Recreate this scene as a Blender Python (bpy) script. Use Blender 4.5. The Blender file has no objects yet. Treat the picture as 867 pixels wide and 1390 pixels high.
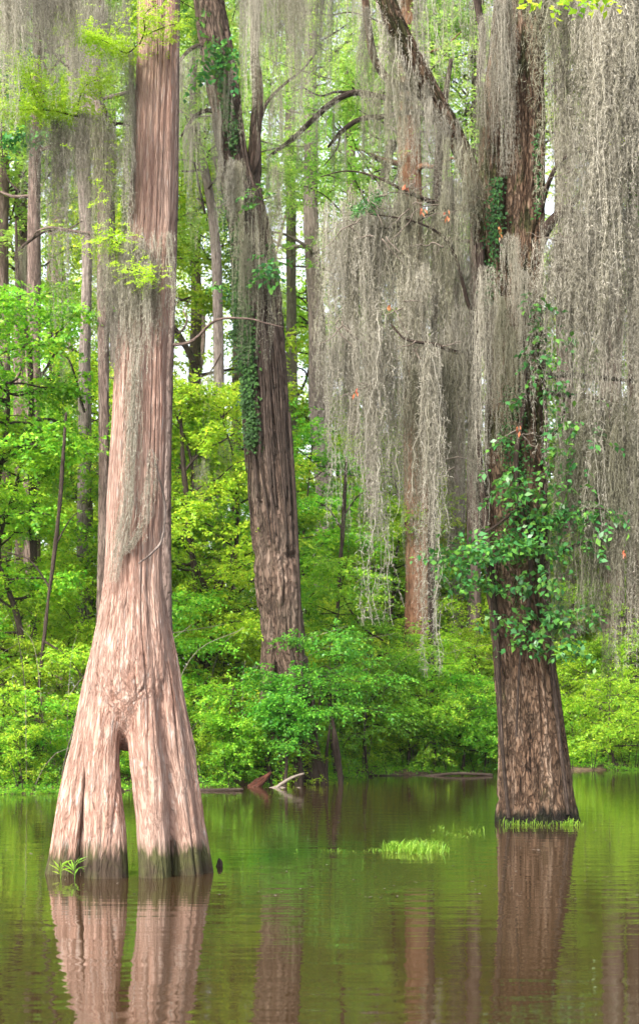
import bpy, math, random
import numpy as np
R = math.radians
scene = bpy.context.scene

# ------------------------------------------------------------------ camera, sky, sun, exposure
F = 2000.0; HZ = 971.0; CX = 433.5; CAMZ = 1.5
cam_d = bpy.data.cameras.new("camera"); cam = bpy.data.objects.new("camera", cam_d)
scene.collection.objects.link(cam); scene.camera = cam
cam.location = (0, 0, CAMZ); cam.rotation_euler = (R(90), 0, 0)
cam_d.sensor_fit = 'VERTICAL'; cam_d.sensor_height = 36.0; cam_d.sensor_width = 24.0
cam_d.lens = F/1390*36.0
cam_d.shift_y = (HZ-695)/1390
cam_d.clip_start = 0.1; cam_d.clip_end = 3000
cam_d.dof.use_dof = True; cam_d.dof.focus_distance = 17.0; cam_d.dof.aperture_fstop = 3.2

world = bpy.data.worlds.new("World"); scene.world = world; world.use_nodes = True
wn = world.node_tree; wn.nodes.clear()
SUN_EL, SUN_AZ = 40.0, 214.0        # azimuth clockwise from +Y: behind the camera, a little to the left
sky = wn.nodes.new('ShaderNodeTexSky'); sky.sky_type = 'NISHITA'; sky.sun_disc = False
sky.sun_elevation = R(SUN_EL); sky.sun_rotation = R(SUN_AZ)
sky.air_density = 1.0; sky.dust_density = 3.0; sky.ozone_density = 1.0
hsv = wn.nodes.new('ShaderNodeHueSaturation'); hsv.inputs['Saturation'].default_value = 0.32
bg = wn.nodes.new('ShaderNodeBackground'); bg.inputs[1].default_value = 0.15
wo = wn.nodes.new('ShaderNodeOutputWorld')
wn.links.new(sky.outputs[0], hsv.inputs['Color']); wn.links.new(hsv.outputs[0], bg.inputs[0]); wn.links.new(bg.outputs[0], wo.inputs[0])
sd = bpy.data.lights.new("sun", 'SUN'); sd.energy = 2.7; sd.angle = R(16); sd.color = (1.0, 0.95, 0.87)
sun = bpy.data.objects.new("sun", sd); scene.collection.objects.link(sun)
sun.rotation_euler = (R(90-SUN_EL), 0, R(-SUN_AZ+180))
scene.view_settings.view_transform = 'Standard'; scene.view_settings.look = 'None'
scene.view_settings.gamma = 1.0; scene.view_settings.exposure = 1.75
scene.cycles.max_bounces = 6; scene.cycles.diffuse_bounces = 3; scene.cycles.glossy_bounces = 3
scene.cycles.transmission_bounces = 4; scene.cycles.transparent_max_bounces = 4
scene.cycles.use_denoising = True
scene.cycles.sample_clamp_indirect = 8.0
scene.cycles.caustics_reflective = False; scene.cycles.caustics_refractive = False

# ------------------------------------------------------------------ helpers
rng = np.random.default_rng(7); random.seed(7)

def P(px, py, Y):
    """photo pixel (867 wide) at distance Y -> world point"""
    return np.array([(px-CX)/F*Y, Y, CAMZ-(py-HZ)/F*Y])

def hash3(i, j, k, s):
    n = (i.astype(np.int64)*73856093) ^ (j.astype(np.int64)*19349663) ^ (k.astype(np.int64)*83492791) ^ (s*2654435761)
    n = (n & 0xffffffff); n = ((n ^ (n >> 15))*2246822519) & 0xffffffff
    n = ((n ^ (n >> 13))*3266489917) & 0xffffffff; n = n ^ (n >> 16)
    return n/4294967295.0

def vnoise(p, s=0):
    f = np.floor(p); u = p-f; u = u*u*(3-2*u); f = f.astype(np.int64)
    i, j, k = f[:, 0], f[:, 1], f[:, 2]; r = 0
    for a in (0, 1):
        for b in (0, 1):
            for c in (0, 1):
                w = (u[:, 0] if a else 1-u[:, 0])*(u[:, 1] if b else 1-u[:, 1])*(u[:, 2] if c else 1-u[:, 2])
                r = r+w*hash3(i+a, j+b, k+c, s)
    return r

def fbm(p, s=0, o=3):
    r = 0; a = .5; t = 0
    for q in range(o):
        r = r+a*vnoise(p*(2.03**q), s+q*17); t += a; a *= .5
    return r/t

def norm(v):
    return v/(np.linalg.norm(v, axis=-1, keepdims=True)+1e-9)

class MB:
    """collects quads; builds one mesh object"""
    def __init__(s): s.v = []; s.q = []; s.c = []; s.n = 0
    def add(s, v, q, c=None):
        v = np.asarray(v, float); q = np.asarray(q, np.int64)
        s.v.append(v); s.q.append(q+s.n); s.c.append(np.asarray(c, float) if c is not None else v.copy()); s.n += len(v)
    def mesh(s, name, mat):
        me = bpy.data.meshes.new(name)
        if s.n:
            v = np.concatenate(s.v); q = np.concatenate(s.q); c = np.concatenate(s.c)
            me.vertices.add(len(v)); me.vertices.foreach_set('co', v.astype(np.float32).ravel())
            me.loops.add(q.size); me.loops.foreach_set('vertex_index', q.astype(np.int32).ravel())
            me.polygons.add(len(q)); me.polygons.foreach_set('loop_start', (np.arange(len(q))*4).astype(np.int32))
            at = me.attributes.new('barkco', 'FLOAT_VECTOR', 'POINT'); at.data.foreach_set('vector', c.astype(np.float32).ravel())
            me.update(calc_edges=True)
        me.materials.append(mat); return me
    def obj(s, name, mat, parent=None):
        return link(name, s.mesh(name, mat), parent)

def link(name, me, parent=None, loc=None, rz=0, sc=None):
    o = bpy.data.objects.new(name, me); scene.collection.objects.link(o)
    if parent is not None: o.parent = parent
    if loc is not None: o.location = loc
    o.rotation_euler = (0, 0, rz)
    if sc is not None: o.scale = sc
    return o

def tag(o, label=None, cat=None, group=None, kind=None):
    if label: o['label'] = label
    if cat: o['category'] = cat
    if group: o['group'] = group
    if kind: o['kind'] = kind
    return o

def thing(name, label, cat, loc=(0, 0, 0), group=None, rz=0, sc=1.0):
    o = bpy.data.objects.new(name, None); scene.collection.objects.link(o)
    o.location = loc; o.rotation_euler = (0, 0, rz); o.scale = (sc, sc, sc) if np.isscalar(sc) else sc
    o.empty_display_size = .2
    return tag(o, label, cat, group)

def copy_tree(src, label, loc, rz=0, sc=1.0, group=None):
    r = src.copy(); scene.collection.objects.link(r)
    r.location = loc; r.rotation_euler = (0, 0, rz); r.scale = (sc, sc, sc) if np.isscalar(sc) else sc
    r['label'] = label
    if group: r['group'] = group
    elif 'group' in r: del r['group']
    for ch in list(src.children):
        c = ch.copy(); scene.collection.objects.link(c); c.parent = r
    return r

def spline(pts, n):
    """Catmull-Rom resample of an (m,k) array to n rows, by chord length"""
    pts = np.asarray(pts, float); m = len(pts)
    d = np.r_[0, np.cumsum(np.linalg.norm(np.diff(pts[:, :3], axis=0), axis=1))]
    t = np.linspace(0, d[-1], n); out = np.empty((n, pts.shape[1]))
    tan = np.empty_like(pts)
    for i in range(m):
        a, b = max(i-1, 0), min(i+1, m-1); tan[i] = (pts[b]-pts[a])/max(d[b]-d[a], 1e-9)
    idx = np.clip(np.searchsorted(d, t, side='right')-1, 0, m-2)
    h = (d[idx+1]-d[idx]); u = (t-d[idx])/np.maximum(h, 1e-9); u = u[:, None]; h = h[:, None]
    return ((2*u**3-3*u**2+1)*pts[idx]+(u**3-2*u**2+u)*h*tan[idx]+(-2*u**3+3*u**2)*pts[idx+1]+(u**3-u**2)*h*tan[idx+1])

def tube(mb, pts, seg=8, step=.1, disp=None, seed=0, cap=True):
    """pts rows: x,y,z,r.  disp(barkco, theta, s) -> radial offset in metres"""
    pts = np.asarray(pts, float)
    L = np.linalg.norm(np.diff(pts[:, :3], axis=0), axis=1).sum()
    n = max(int(L/step)+1, len(pts), 3)
    p = spline(pts, n); c = p[:, :3]; r = np.maximum(p[:, 3], .0005)
    T = norm(np.gradient(c, axis=0)); N = np.empty_like(T)
    ref = np.array([1., 0, 0]) if abs(T[0, 0]) < .9 else np.array([0, 1., 0])
    v = ref-T[0]*ref.dot(T[0]); N[0] = v/np.linalg.norm(v)
    for i in range(1, n):
        v = N[i-1]-T[i]*N[i-1].dot(T[i]); N[i] = v/np.linalg.norm(v)
    B = np.cross(T, N)
    s = np.r_[0, np.cumsum(np.linalg.norm(np.diff(c, axis=0), axis=1))]
    th = np.linspace(0, 2*np.pi, seg, endpoint=False)
    TH, S = np.meshgrid(th, s); R0 = max(r.mean(), .001)
    bc = np.stack([np.cos(TH)*R0, np.sin(TH)*R0, S], -1).reshape(-1, 3)+np.array([seed*3.1, seed*1.7, 0])
    rr = np.repeat(r[:, None], seg, 1)
    if disp is not None: rr = rr+disp(bc, TH.ravel(), S.ravel()).reshape(n, seg)*np.minimum(1, rr/R0)
    V = c[:, None, :]+rr[..., None]*(np.cos(TH)[..., None]*N[:, None, :]+np.sin(TH)[..., None]*B[:, None, :])
    i = np.arange(n-1)[:, None]; j = np.arange(seg)[None, :]; j2 = (j+1) % seg
    q = np.stack([i*seg+j, i*seg+j2, (i+1)*seg+j2, (i+1)*seg+j], -1).reshape(-1, 4)
    if seg % 2 == 0 and cap:
        h = seg//2-1; k = np.arange(h)
        c0 = np.stack([k, (seg-k-1) % seg, seg-k-2, k+1], -1)
        c1 = (n-1)*seg+np.stack([k, k+1, seg-k-2, (seg-k-1) % seg], -1)
        q = np.concatenate([q, c0, c1])
    mb.add(V.reshape(-1, 3), q, bc)
    return c

def bark_disp(ridge, fine, fr=9., flute=0., seed=0):
    def f(bc, th, s):
        a = vnoise(bc*np.array([fr, fr, fr*.16]), seed); b = vnoise(bc*np.array([fr*2.3, fr*2.3, fr*.4]), seed+3)
        rid = np.exp(-((a-.5)/.085)**2)*.75+np.exp(-((b-.5)/.08)**2)*.35
        g = fbm(bc*np.array([2.2, 2.2, .35]), seed+9, 2)-.5
        h = fbm(bc*np.array([fr*5, fr*5, fr*1.6]), seed+5, 2)-.5
        return -ridge*np.clip(rid, 0, 1)+flute*g*2+fine*h
    return f

def leaves(mb, base, d, nrm, ln, wd, fold=.25):
    """diamond leaves: base points, direction, normal, length, half width (arrays)"""
    base = np.asarray(base); d = norm(d); side = norm(np.cross(d, nrm)); up = np.cross(side, d)
    ln = np.asarray(ln).reshape(-1, 1); wd = np.asarray(wd).reshape(-1, 1)
    a = base; b = base+d*ln*.45+side*wd+up*wd*fold; c = base+d*ln-up*ln*.12; e = base+d*ln*.45-side*wd+up*wd*fold
    n = len(base); V = np.stack([a, b, c, e], 1).reshape(-1, 3)
    mb.add(V, np.arange(4*n).reshape(-1, 4))

def sprays(mb, A, D, m=10, L=.4, s=.07, w=.42, spread=.8, droop=.25, flat=.35, g=rng):
    """each anchor carries a twig of m alternate leaves lying nearly in one plane"""
    n = len(A)
    if n == 0: return
    D = norm(D); t = (np.arange(m)+.6)/m
    sgn = np.where(np.arange(m) % 2, 1, -1)
    H = norm(np.cross(D, np.array([0, 0, 1.])+g.normal(0, flat, (n, 3))))
    U = np.cross(H, D)
    Ls = L*g.uniform(.6, 1.25, n)
    pos = A[:, None, :]+D[:, None, :]*(t[None, :, None]*Ls[:, None, None])
    pos[..., 2] -= (t[None, :]**2)*Ls[:, None]*droop
    pos = pos+g.normal(0, .03*L, pos.shape)
    dr = H[:, None, :]*sgn[None, :, None]*spread+D[:, None, :]*.6+g.normal(0, .28, (n, m, 3))
    dr[..., 2] -= droop*.7
    nn = U[:, None, :]+g.normal(0, .35, (n, m, 3))
    sz = s*g.uniform(.6, 1.2, (n, m))*(1-.35*np.abs(t-.5)[None, :])
    leaves(mb, pos.reshape(-1, 3), dr.reshape(-1, 3), nn.reshape(-1, 3), sz.ravel(), sz.ravel()*w)

# ------------------------------------------------------------------ materials
def newmat(name):
    m = bpy.data.materials.new(name); m.use_nodes = True; nt = m.node_tree; nt.nodes.clear()
    return m, nt, nt.nodes, nt.links

def ramp(N, stops):
    r = N.new('ShaderNodeValToRGB'); e = r.color_ramp.elements
    while len(e) < len(stops): e.new(.5)
    for x, (p, c) in zip(e, stops): x.position = p; x.color = (*c, 1)
    return r

def leafmat(name, cols, trans=.45, tcol=1.5, rough=.45):
    m, nt, N, L = newmat(name)
    g = N.new('ShaderNodeNewGeometry'); oi = N.new('ShaderNodeObjectInfo')
    n = len(cols); r = ramp(N, [(i/(n-1), c) for i, c in enumerate(cols)])
    L.new(g.outputs['Random Per Island'], r.inputs[0])
    nz = N.new('ShaderNodeTexNoise'); nz.inputs['Scale'].default_value = .9; nz.inputs['Detail'].default_value = 2
    tc = N.new('ShaderNodeNewGeometry'); L.new(tc.outputs['Position'], nz.inputs['Vector'])
    hs = N.new('ShaderNodeHueSaturation'); L.new(r.outputs[0], hs.inputs['Color'])
    ma = N.new('ShaderNodeMath'); ma.operation = 'MULTIPLY_ADD'; L.new(oi.outputs['Random'], ma.inputs[0]); ma.inputs[1].default_value = .035; ma.inputs[2].default_value = .482
    L.new(ma.outputs[0], hs.inputs['Hue'])
    mv = N.new('ShaderNodeMapRange'); L.new(nz.outputs[0], mv.inputs[0]); mv.inputs[1].default_value = .3; mv.inputs[2].default_value = .7; mv.inputs[3].default_value = .75; mv.inputs[4].default_value = 1.25
    L.new(mv.outputs[0], hs.inputs['Value'])
    p = N.new('ShaderNodeBsdfPrincipled'); p.inputs['Roughness'].default_value = rough; p.inputs['Specular IOR Level'].default_value = .35
    L.new(hs.outputs[0], p.inputs['Base Color'])
    t = N.new('ShaderNodeBsdfTranslucent'); h2 = N.new('ShaderNodeHueSaturation'); h2.inputs['Hue'].default_value = .488; h2.inputs['Value'].default_value = tcol
    L.new(hs.outputs[0], h2.inputs['Color']); L.new(h2.outputs[0], t.inputs[0])
    mx = N.new('ShaderNodeMixShader'); mx.inputs[0].default_value = trans; L.new(p.outputs[0], mx.inputs[1]); L.new(t.outputs[0], mx.inputs[2])
    o = N.new('ShaderNodeOutputMaterial'); L.new(mx.outputs[0], o.inputs[0]); return m

def barkmat(name, dark, mid, light, pale=None, scale=14., bump=.5, moss=None, moss_amt=.0, wet=None, wetcol=(.02, .016, .01), mossz=None, patch=None, dist=.02, crk=.6, cst=.2):
    m, nt, N, L = newmat(name)
    at = N.new('ShaderNodeAttribute'); at.attribute_name = 'barkco'
    def stretch(sx, sz):
        v = N.new('ShaderNodeVectorMath'); v.operation = 'MULTIPLY'; L.new(at.outputs['Vector'], v.inputs[0]); v.inputs[1].default_value = (sx, sx, sz); return v
    def noise(v, det=5, ro=.6, dst=0.):
        n = N.new('ShaderNodeTexNoise'); n.inputs['Scale'].default_value = 1; n.inputs['Detail'].default_value = det; n.inputs['Roughness'].default_value = ro; n.inputs['Distortion'].default_value = dst
        L.new(v.outputs[0], n.inputs['Vector']); return n
    n1 = noise(stretch(scale, scale*.07), 6, .62, .3); n2 = noise(stretch(scale*4, scale*.5), 4, .6); n3 = noise(stretch(2.2, .9), 3, .5)
    n4 = noise(stretch(scale*1.6, scale*.16), 3, .5, .2)
    a = N.new('ShaderNodeMath'); a.operation = 'MULTIPLY_ADD'; L.new(n2.outputs[0], a.inputs[0]); a.inputs[1].default_value = .45; 
    b = N.new('ShaderNodeMath'); b.operation = 'MULTIPLY'; L.new(n1.outputs[0], b.inputs[0]); b.inputs[1].default_value = .8; L.new(b.outputs[0], a.inputs[2])
    r = ramp(N, [(.50, dark), (.58, mid), (.66, mid), (.75, light)]); L.new(a.outputs[0], r.inputs[0])
    col = r.outputs[0]
    def mixin(fac, c, cur):
        x = N.new('ShaderNodeMixRGB'); L.new(fac, x.inputs[0]); L.new(cur, x.inputs[1]); x.inputs[2].default_value = (*c, 1); return x.outputs[0]
    def rng_(src, lo, hi, a0=0., a1=1.):
        x = N.new('ShaderNodeMapRange'); L.new(src, x.inputs[0]); x.inputs[1].default_value = lo; x.inputs[2].default_value = hi; x.inputs[3].default_value = a0; x.inputs[4].default_value = a1; return x.outputs[0]
    n7 = noise(stretch(scale*1.5, scale*1.5*cst), 4, .6, .4)
    ab = N.new('ShaderNodeMath'); ab.operation = 'SUBTRACT'; L.new(n7.outputs[0], ab.inputs[0]); ab.inputs[1].default_value = .5
    ab2 = N.new('ShaderNodeMath'); ab2.operation = 'ABSOLUTE'; L.new(ab.outputs[0], ab2.inputs[0])
    crack = rng_(ab2.outputs[0], 0, .075, 0, 1)
    if patch: col = mixin(rng_(n3.outputs[0], .42, .68, 0, .75), patch, col)
    if pale: col = mixin(rng_(n4.outputs[0], .60, .72, 0, .8), pale, col)
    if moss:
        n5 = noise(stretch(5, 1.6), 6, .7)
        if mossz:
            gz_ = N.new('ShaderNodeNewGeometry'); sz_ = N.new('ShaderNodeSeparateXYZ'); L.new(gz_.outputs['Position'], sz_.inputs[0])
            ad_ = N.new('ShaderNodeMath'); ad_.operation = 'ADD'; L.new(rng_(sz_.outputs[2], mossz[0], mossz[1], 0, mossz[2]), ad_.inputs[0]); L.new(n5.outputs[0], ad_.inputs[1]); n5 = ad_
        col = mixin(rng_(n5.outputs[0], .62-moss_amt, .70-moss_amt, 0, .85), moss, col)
    col = mixin(rng_(crack, 0, 1, crk, 0), tuple(x*.55 for x in dark), col)
    geo = N.new('ShaderNodeNewGeometry'); sp = N.new('ShaderNodeSeparateXYZ'); L.new(geo.outputs['Position'], sp.inputs[0])
    if wet:
        jag = N.new('ShaderNodeMath'); jag.operation = 'MULTIPLY_ADD'; L.new(n4.outputs[0], jag.inputs[0]); jag.inputs[1].default_value = -.34
        jg = N.new('ShaderNodeMath'); jg.operation = 'MULTIPLY_ADD'; L.new(n3.outputs[0], jg.inputs[0]); jg.inputs[1].default_value = -.26; L.new(sp.outputs[2], jg.inputs[2]); jg2 = N.new('ShaderNodeMath'); jg2.operation = 'MULTIPLY_ADD'; L.new(n2.outputs[0], jg2.inputs[0]); jg2.inputs[1].default_value = -.10; jg.use_clamp = False; L.new(jg.outputs[0], jg2.inputs[2]); L.new(jg2.outputs[0], jag.inputs[2])
        k = rng_(jag.outputs[0], wet-.37, wet-.25, .95, 0)
        n6 = noise(stretch(6, 3), 3, .6)
        wc = ramp(N, [(.42, wetcol), (.6, (wetcol[0]*1.5, wetcol[1]*2.2, wetcol[2]*1.1))]); L.new(n6.outputs[0], wc.inputs[0])
        x = N.new('ShaderNodeMixRGB'); L.new(k, x.inputs[0]); L.new(col, x.inputs[1]); L.new(wc.outputs[0], x.inputs[2]); col = x.outputs[0]
    p = N.new('ShaderNodeBsdfPrincipled'); p.inputs['Roughness'].default_value = .9; p.inputs['Specular IOR Level'].default_value = .15
    L.new(col, p.inputs['Base Color'])
    bm = N.new('ShaderNodeBump'); bm.inputs['Strength'].default_value = bump; bm.inputs['Distance'].default_value = dist
    hh = N.new('ShaderNodeMath'); hh.operation = 'MULTIPLY_ADD'; L.new(crack, hh.inputs[0]); hh.inputs[1].default_value = .8; L.new(a.outputs[0], hh.inputs[2])
    L.new(hh.outputs[0], bm.inputs['Height']); L.new(bm.outputs[0], p.inputs['Normal'])
    o = N.new('ShaderNodeOutputMaterial'); L.new(p.outputs[0], o.inputs[0]); return m

def mossmat(name, c1, c2, c3):
    m, nt, N, L = newmat(name)
    g = N.new('ShaderNodeNewGeometry'); oi = N.new('ShaderNodeObjectInfo')
    r = ramp(N, [(0, c1), (.5, c2), (1, c3)]); L.new(g.outputs['Random Per Island'], r.inputs[0])
    hs = N.new('ShaderNodeHueSaturation'); L.new(r.outputs[0], hs.inputs['Color'])
    mv = N.new('ShaderNodeMapRange'); L.new(oi.outputs['Random'], mv.inputs[0]); mv.inputs[3].default_value = .58; mv.inputs[4].default_value = 1.15; L.new(mv.outputs[0], hs.inputs['Value'])
    p = N.new('ShaderNodeBsdfDiffuse'); L.new(hs.outputs[0], p.inputs[0])
    t = N.new('ShaderNodeBsdfTranslucent'); L.new(hs.outputs[0], t.inputs[0])
    mx = N.new('ShaderNodeMixShader'); mx.inputs[0].default_value = .3; L.new(p.outputs[0], mx.inputs[1]); L.new(t.outputs[0], mx.inputs[2])
    o = N.new('ShaderNodeOutputMaterial'); L.new(mx.outputs[0], o.inputs[0]); return m

M = {}
M['lime'] = leafmat('leaf_lime', [(.12, .28, .016), (.21, .40, .022), (.32, .50, .03), (.46, .56, .045)], .5)
M['green'] = leafmat('leaf_green', [(.07, .25, .018), (.13, .35, .022), (.20, .43, .028), (.32, .50, .035)], .45)
M['deep'] = leafmat('leaf_deep', [(.05, .18, .018), (.08, .25, .022), (.125, .31, .025), (.19, .38, .03)], .4)
M['vine'] = leafmat('leaf_vine', [(.03, .14, .035), (.05, .19, .045), (.08, .24, .04), (.13, .30, .04)], .3, 1.2, .35)
M['ivy'] = leafmat('leaf_ivy', [(.010, .04, .008), (.02, .07, .010), (.04, .12, .015)], .2, 1., .75)
M['canopy'] = leafmat('leaf_canopy', [(.16, .34, .05), (.24, .43, .07), (.32, .50, .09), (.42, .55, .12)], .55)
M['cyp'] = leafmat('leaf_cypress', [(.20, .44, .02), (.30, .55, .03), (.40, .62, .05)], .5)
M['grass'] = leafmat('leaf_grass', [(.10, .28, .02), (.18, .36, .03), (.26, .42, .05)], .45)
M['deadleaf'] = leafmat('leaf_dead', [(.40, .12, .04), (.5, .2, .08), (.3, .1, .05)], .3, 1.)
M['cypbark'] = barkmat('bark_cypress', (.20, .105, .075), (.35, .215, .165), (.46, .34, .28), pale=(.44, .40, .365), patch=(.36, .255, .205), scale=30, bump=.75, moss=(.10, .10, .03), moss_amt=-.09, wet=.21, wetcol=(.035, .026, .017), dist=.02, crk=.38, cst=.075)
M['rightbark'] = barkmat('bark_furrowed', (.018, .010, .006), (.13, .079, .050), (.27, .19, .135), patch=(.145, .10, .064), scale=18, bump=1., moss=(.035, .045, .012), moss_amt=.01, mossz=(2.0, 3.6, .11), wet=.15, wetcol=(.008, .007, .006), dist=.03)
M['midbark'] = barkmat('bark_shaggy', (.022, .014, .010), (.12, .078, .057), (.24, .175, .135), patch=(.10, .076, .058), scale=9, bump=1., moss=(.04, .048, .018), moss_amt=-.03, mossz=(6.0, 11.0, .10), dist=.04)
M['bgbark'] = barkmat('bark_far_brown', (.06, .04, .032), (.17, .12, .10), (.27, .21, .18), patch=(.16, .118, .10), scale=9, bump=.7, dist=.04)
M['orangebark'] = barkmat('bark_far_orange', (.10, .045, .025), (.24, .115, .066), (.32, .19, .13), patch=(.19, .12, .085), scale=9, bump=.6, dist=.04)
M['greybark'] = barkmat('bark_far_grey', (.10, .078, .066), (.23, .185, .16), (.32, .27, .24), patch=(.19, .155, .135), scale=9, bump=.6, dist=.04)
M['darkbark'] = barkmat('bark_dark', (.02, .014, .011), (.055, .039, .030), (.11, .08, .065), scale=20, bump=.6)
M['paletwig'] = barkmat('bark_pale_twig', (.10, .08, .06), (.2, .165, .135), (.28, .24, .2), scale=30, bump=.3)
M['logbark'] = barkmat('bark_rotten', (.03, .01, .006), (.07, .025, .016), (.12, .05, .035), scale=14, bump=.8)
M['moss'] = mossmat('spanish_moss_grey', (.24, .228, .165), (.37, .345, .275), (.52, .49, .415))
M['mossdark'] = mossmat('spanish_moss_shaded', (.15, .145, .09), (.25, .24, .17), (.36, .345, .26))  # darker copy of the grey moss, shade put into its colour

# water
m, nt, N, L = newmat('swamp_water')
p = N.new('ShaderNodeBsdfPrincipled'); p.inputs['Base Color'].default_value = (.034, .020, .009, 1); p.inputs['Roughness'].default_value = .03; p.inputs['IOR'].default_value = 1.42
p.inputs['Specular IOR Level'].default_value = .75
tc = N.new('ShaderNodeNewGeometry')
def wv(sx, sy, det):
    v = N.new('ShaderNodeVectorMath'); v.operation = 'MULTIPLY'; L.new(tc.outputs['Position'], v.inputs[0]); v.inputs[1].default_value = (sx, sy, 1)
    n = N.new('ShaderNodeTexNoise'); n.inputs['Scale'].default_value = 1; n.inputs['Detail'].default_value = det; L.new(v.outputs[0], n.inputs['Vector']); return n
w1 = wv(.8, 3.0, 2); w2 = wv(3.0, 9.0, 2)
ad = N.new('ShaderNodeMath'); ad.operation = 'MULTIPLY_ADD'; L.new(w2.outputs[0], ad.inputs[0]); ad.inputs[1].default_value = .22; L.new(w1.outputs[0], ad.inputs[2])
bm = N.new('ShaderNodeBump'); bm.inputs['Strength'].default_value = .4; bm.inputs['Distance'].default_value = .014; L.new(ad.outputs[0], bm.inputs['Height']); L.new(bm.outputs[0], p.inputs['Normal'])
o = N.new('ShaderNodeOutputMaterial'); L.new(p.outputs[0], o.inputs[0]); M['water'] = m
# forest floor
m, nt, N, L = newmat('leaf_litter')
n1 = N.new('ShaderNodeTexNoise'); n1.inputs['Scale'].default_value = 7; n1.inputs['Detail'].default_value = 8; g = N.new('ShaderNodeNewGeometry'); L.new(g.outputs['Position'], n1.inputs['Vector'])
r = ramp(N, [(.3, (.03, .018, .01)), (.5, (.09, .05, .03)), (.62, (.16, .10, .06)), (.75, (.05, .09, .02))]); L.new(n1.outputs[0], r.inputs[0])
p = N.new('ShaderNodeBsdfPrincipled'); p.inputs['Roughness'].default_value = .95; L.new(r.outputs[0], p.inputs['Base Color'])
bm = N.new('ShaderNodeBump'); bm.inputs['Distance'].default_value = .1; L.new(n1.outputs[0], bm.inputs['Height']); L.new(bm.outputs[0], p.inputs['Normal'])
o = N.new('ShaderNodeOutputMaterial'); L.new(p.outputs[0], o.inputs[0]); M['ground'] = m

# ------------------------------------------------------------------ ground and water
def bank(x): return np.interp(x, [-20, -6, -3, -1, 2, 5, 20], [27, 28, 30.3, 32.6, 37.5, 40, 42])
def gz(x, y):
    x = np.atleast_1d(np.asarray(x, float)); y = np.atleast_1d(np.asarray(y, float))
    p3 = np.stack([x*.45, y*.45, 0*x], -1); d = y-bank(x)+(fbm(p3, 3)-.5)*2.2
    z = np.interp(d, [-6, -2, 0, .5, 2, 8, 60, 400], [-1.2, -.5, -.03, .09, .25, .55, 1.2, 2.5])
    return z+np.where(d > .3, (fbm(p3*3, 8)-.5)*.18, 0)
ax = np.concatenate([-np.geomspace(600, 22, 14), np.linspace(-20, 20, 161), np.geomspace(22, 600, 14)])
ay = np.concatenate([-np.geomspace(500, 5, 8), np.linspace(0, 24, 9), np.linspace(24.25, 52, 130), np.geomspace(53, 900, 30)])
X, Yg = np.meshgrid(ax, ay); Z = gz(X.ravel(), Yg.ravel())
mb = MB(); nx = len(ax); i = np.arange(len(ay)-1)[:, None]; j = np.arange(nx-1)[None, :]
mb.add(np.stack([X.ravel(), Yg.ravel(), Z], -1), np.stack([i*nx+j, i*nx+j+1, (i+1)*nx+j+1, (i+1)*nx+j], -1).reshape(-1, 4))
tag(mb.obj('ground', M['ground']), 'brown leaf-littered forest floor sloping into the swamp', kind='structure')
mb = MB(); mb.add([(-600, -500, 0), (600, -500, 0), (600, 60, 0), (-600, 60, 0)], [(0, 1, 2, 3)])
tag(mb.obj('water', M['water']), 'still brown swamp water mirroring trees and leaves', kind='structure')

# ------------------------------------------------------------------ front left cypress, split foot
YL = 14.0; px = YL/F
def lrow(cx, py, r, dy=0.): q = P(cx, py, YL); return [q[0], q[1]+dy, q[2], r*px]
mb = MB()
main = [lrow(214, -900, 20), lrow(214, -300, 25), lrow(213.5, 0, 26.5), lrow(211, 100, 26.5), lrow(207.5, 200, 29), lrow(204, 300, 32), lrow(196, 400, 35.5), lrow(190.5, 480, 35.5), lrow(187, 580, 38),
        lrow(183, 680, 40), lrow(180, 780, 41), lrow(179, 830, 46), lrow(177, 880, 54), lrow(176, 930, 57), lrow(175, 965, 50), lrow(174, 990, 38), lrow(173, 1005, 24), lrow(173, 1020, 10)]
tube(mb, main[::-1], 48, .03)
lobes = [([(86, 1240, 33), (94, 1185, 29.5), (97, 1150, 26), (104, 1080, 23), (112, 1030, 21), (122, 980, 21), (132, 930, 21), (144, 880, 21), (158, 830, 20), (168, 740, 17)], .0),
         ([(152, 1240, 31), (151, 1185, 29), (148, 1120, 27), (144, 1060, 24), (144, 1010, 23), (150, 950, 22), (158, 880, 22), (166, 800, 18)], -.30),
         ([(215, 1240, 26), (215, 1185, 23.5), (212, 1120, 24), (208, 1060, 25), (201, 1000, 24), (194, 930, 23), (190, 860, 22), (187, 790, 18)], -.30),
         ([(262, 1240, 24), (257, 1185, 21), (250, 1120, 20), (243, 1060, 19), (233, 1000, 18), (223, 940, 19), (212, 880, 19), (203, 800, 17)], -.10),
         ([(285, 1240, 16), (279, 1185, 11.5), (270, 1120, 10), (262, 1060, 10), (252, 1000, 11), (240, 940, 12), (227, 880, 14), (210, 800, 12)], .08),
         ([(110, 1240, 33), (115, 1185, 28), (125, 1080, 24), (140, 980, 26), (165, 860, 24)], .42),
         ([(245, 1240, 33), (240, 1185, 28), (232, 1080, 24), (215, 980, 26), (190, 860, 24)], .42)]
for pts, dy in lobes:
    rows = []
    for (cx, py, r) in pts:
        k = np.clip((py-760)/425, 0, 1); rows.append(lrow(cx, py, r, dy*(.25+.75*k)))
    tube(mb, rows, 28, .03)
tmp = mb.obj('tmp', M['cypbark'])
rm = tmp.modifiers.new('r', 'REMESH'); rm.mode = 'VOXEL'; rm.voxel_size = .0125
sm = tmp.modifiers.new('s', 'SMOOTH'); sm.iterations = 30; sm.factor = .5
dg = bpy.context.evaluated_depsgraph_get(); me = bpy.data.meshes.new_from_object(tmp.evaluated_get(dg)); me.name = 'trunk'
bpy.data.objects.remove(tmp, do_unlink=True)
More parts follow.
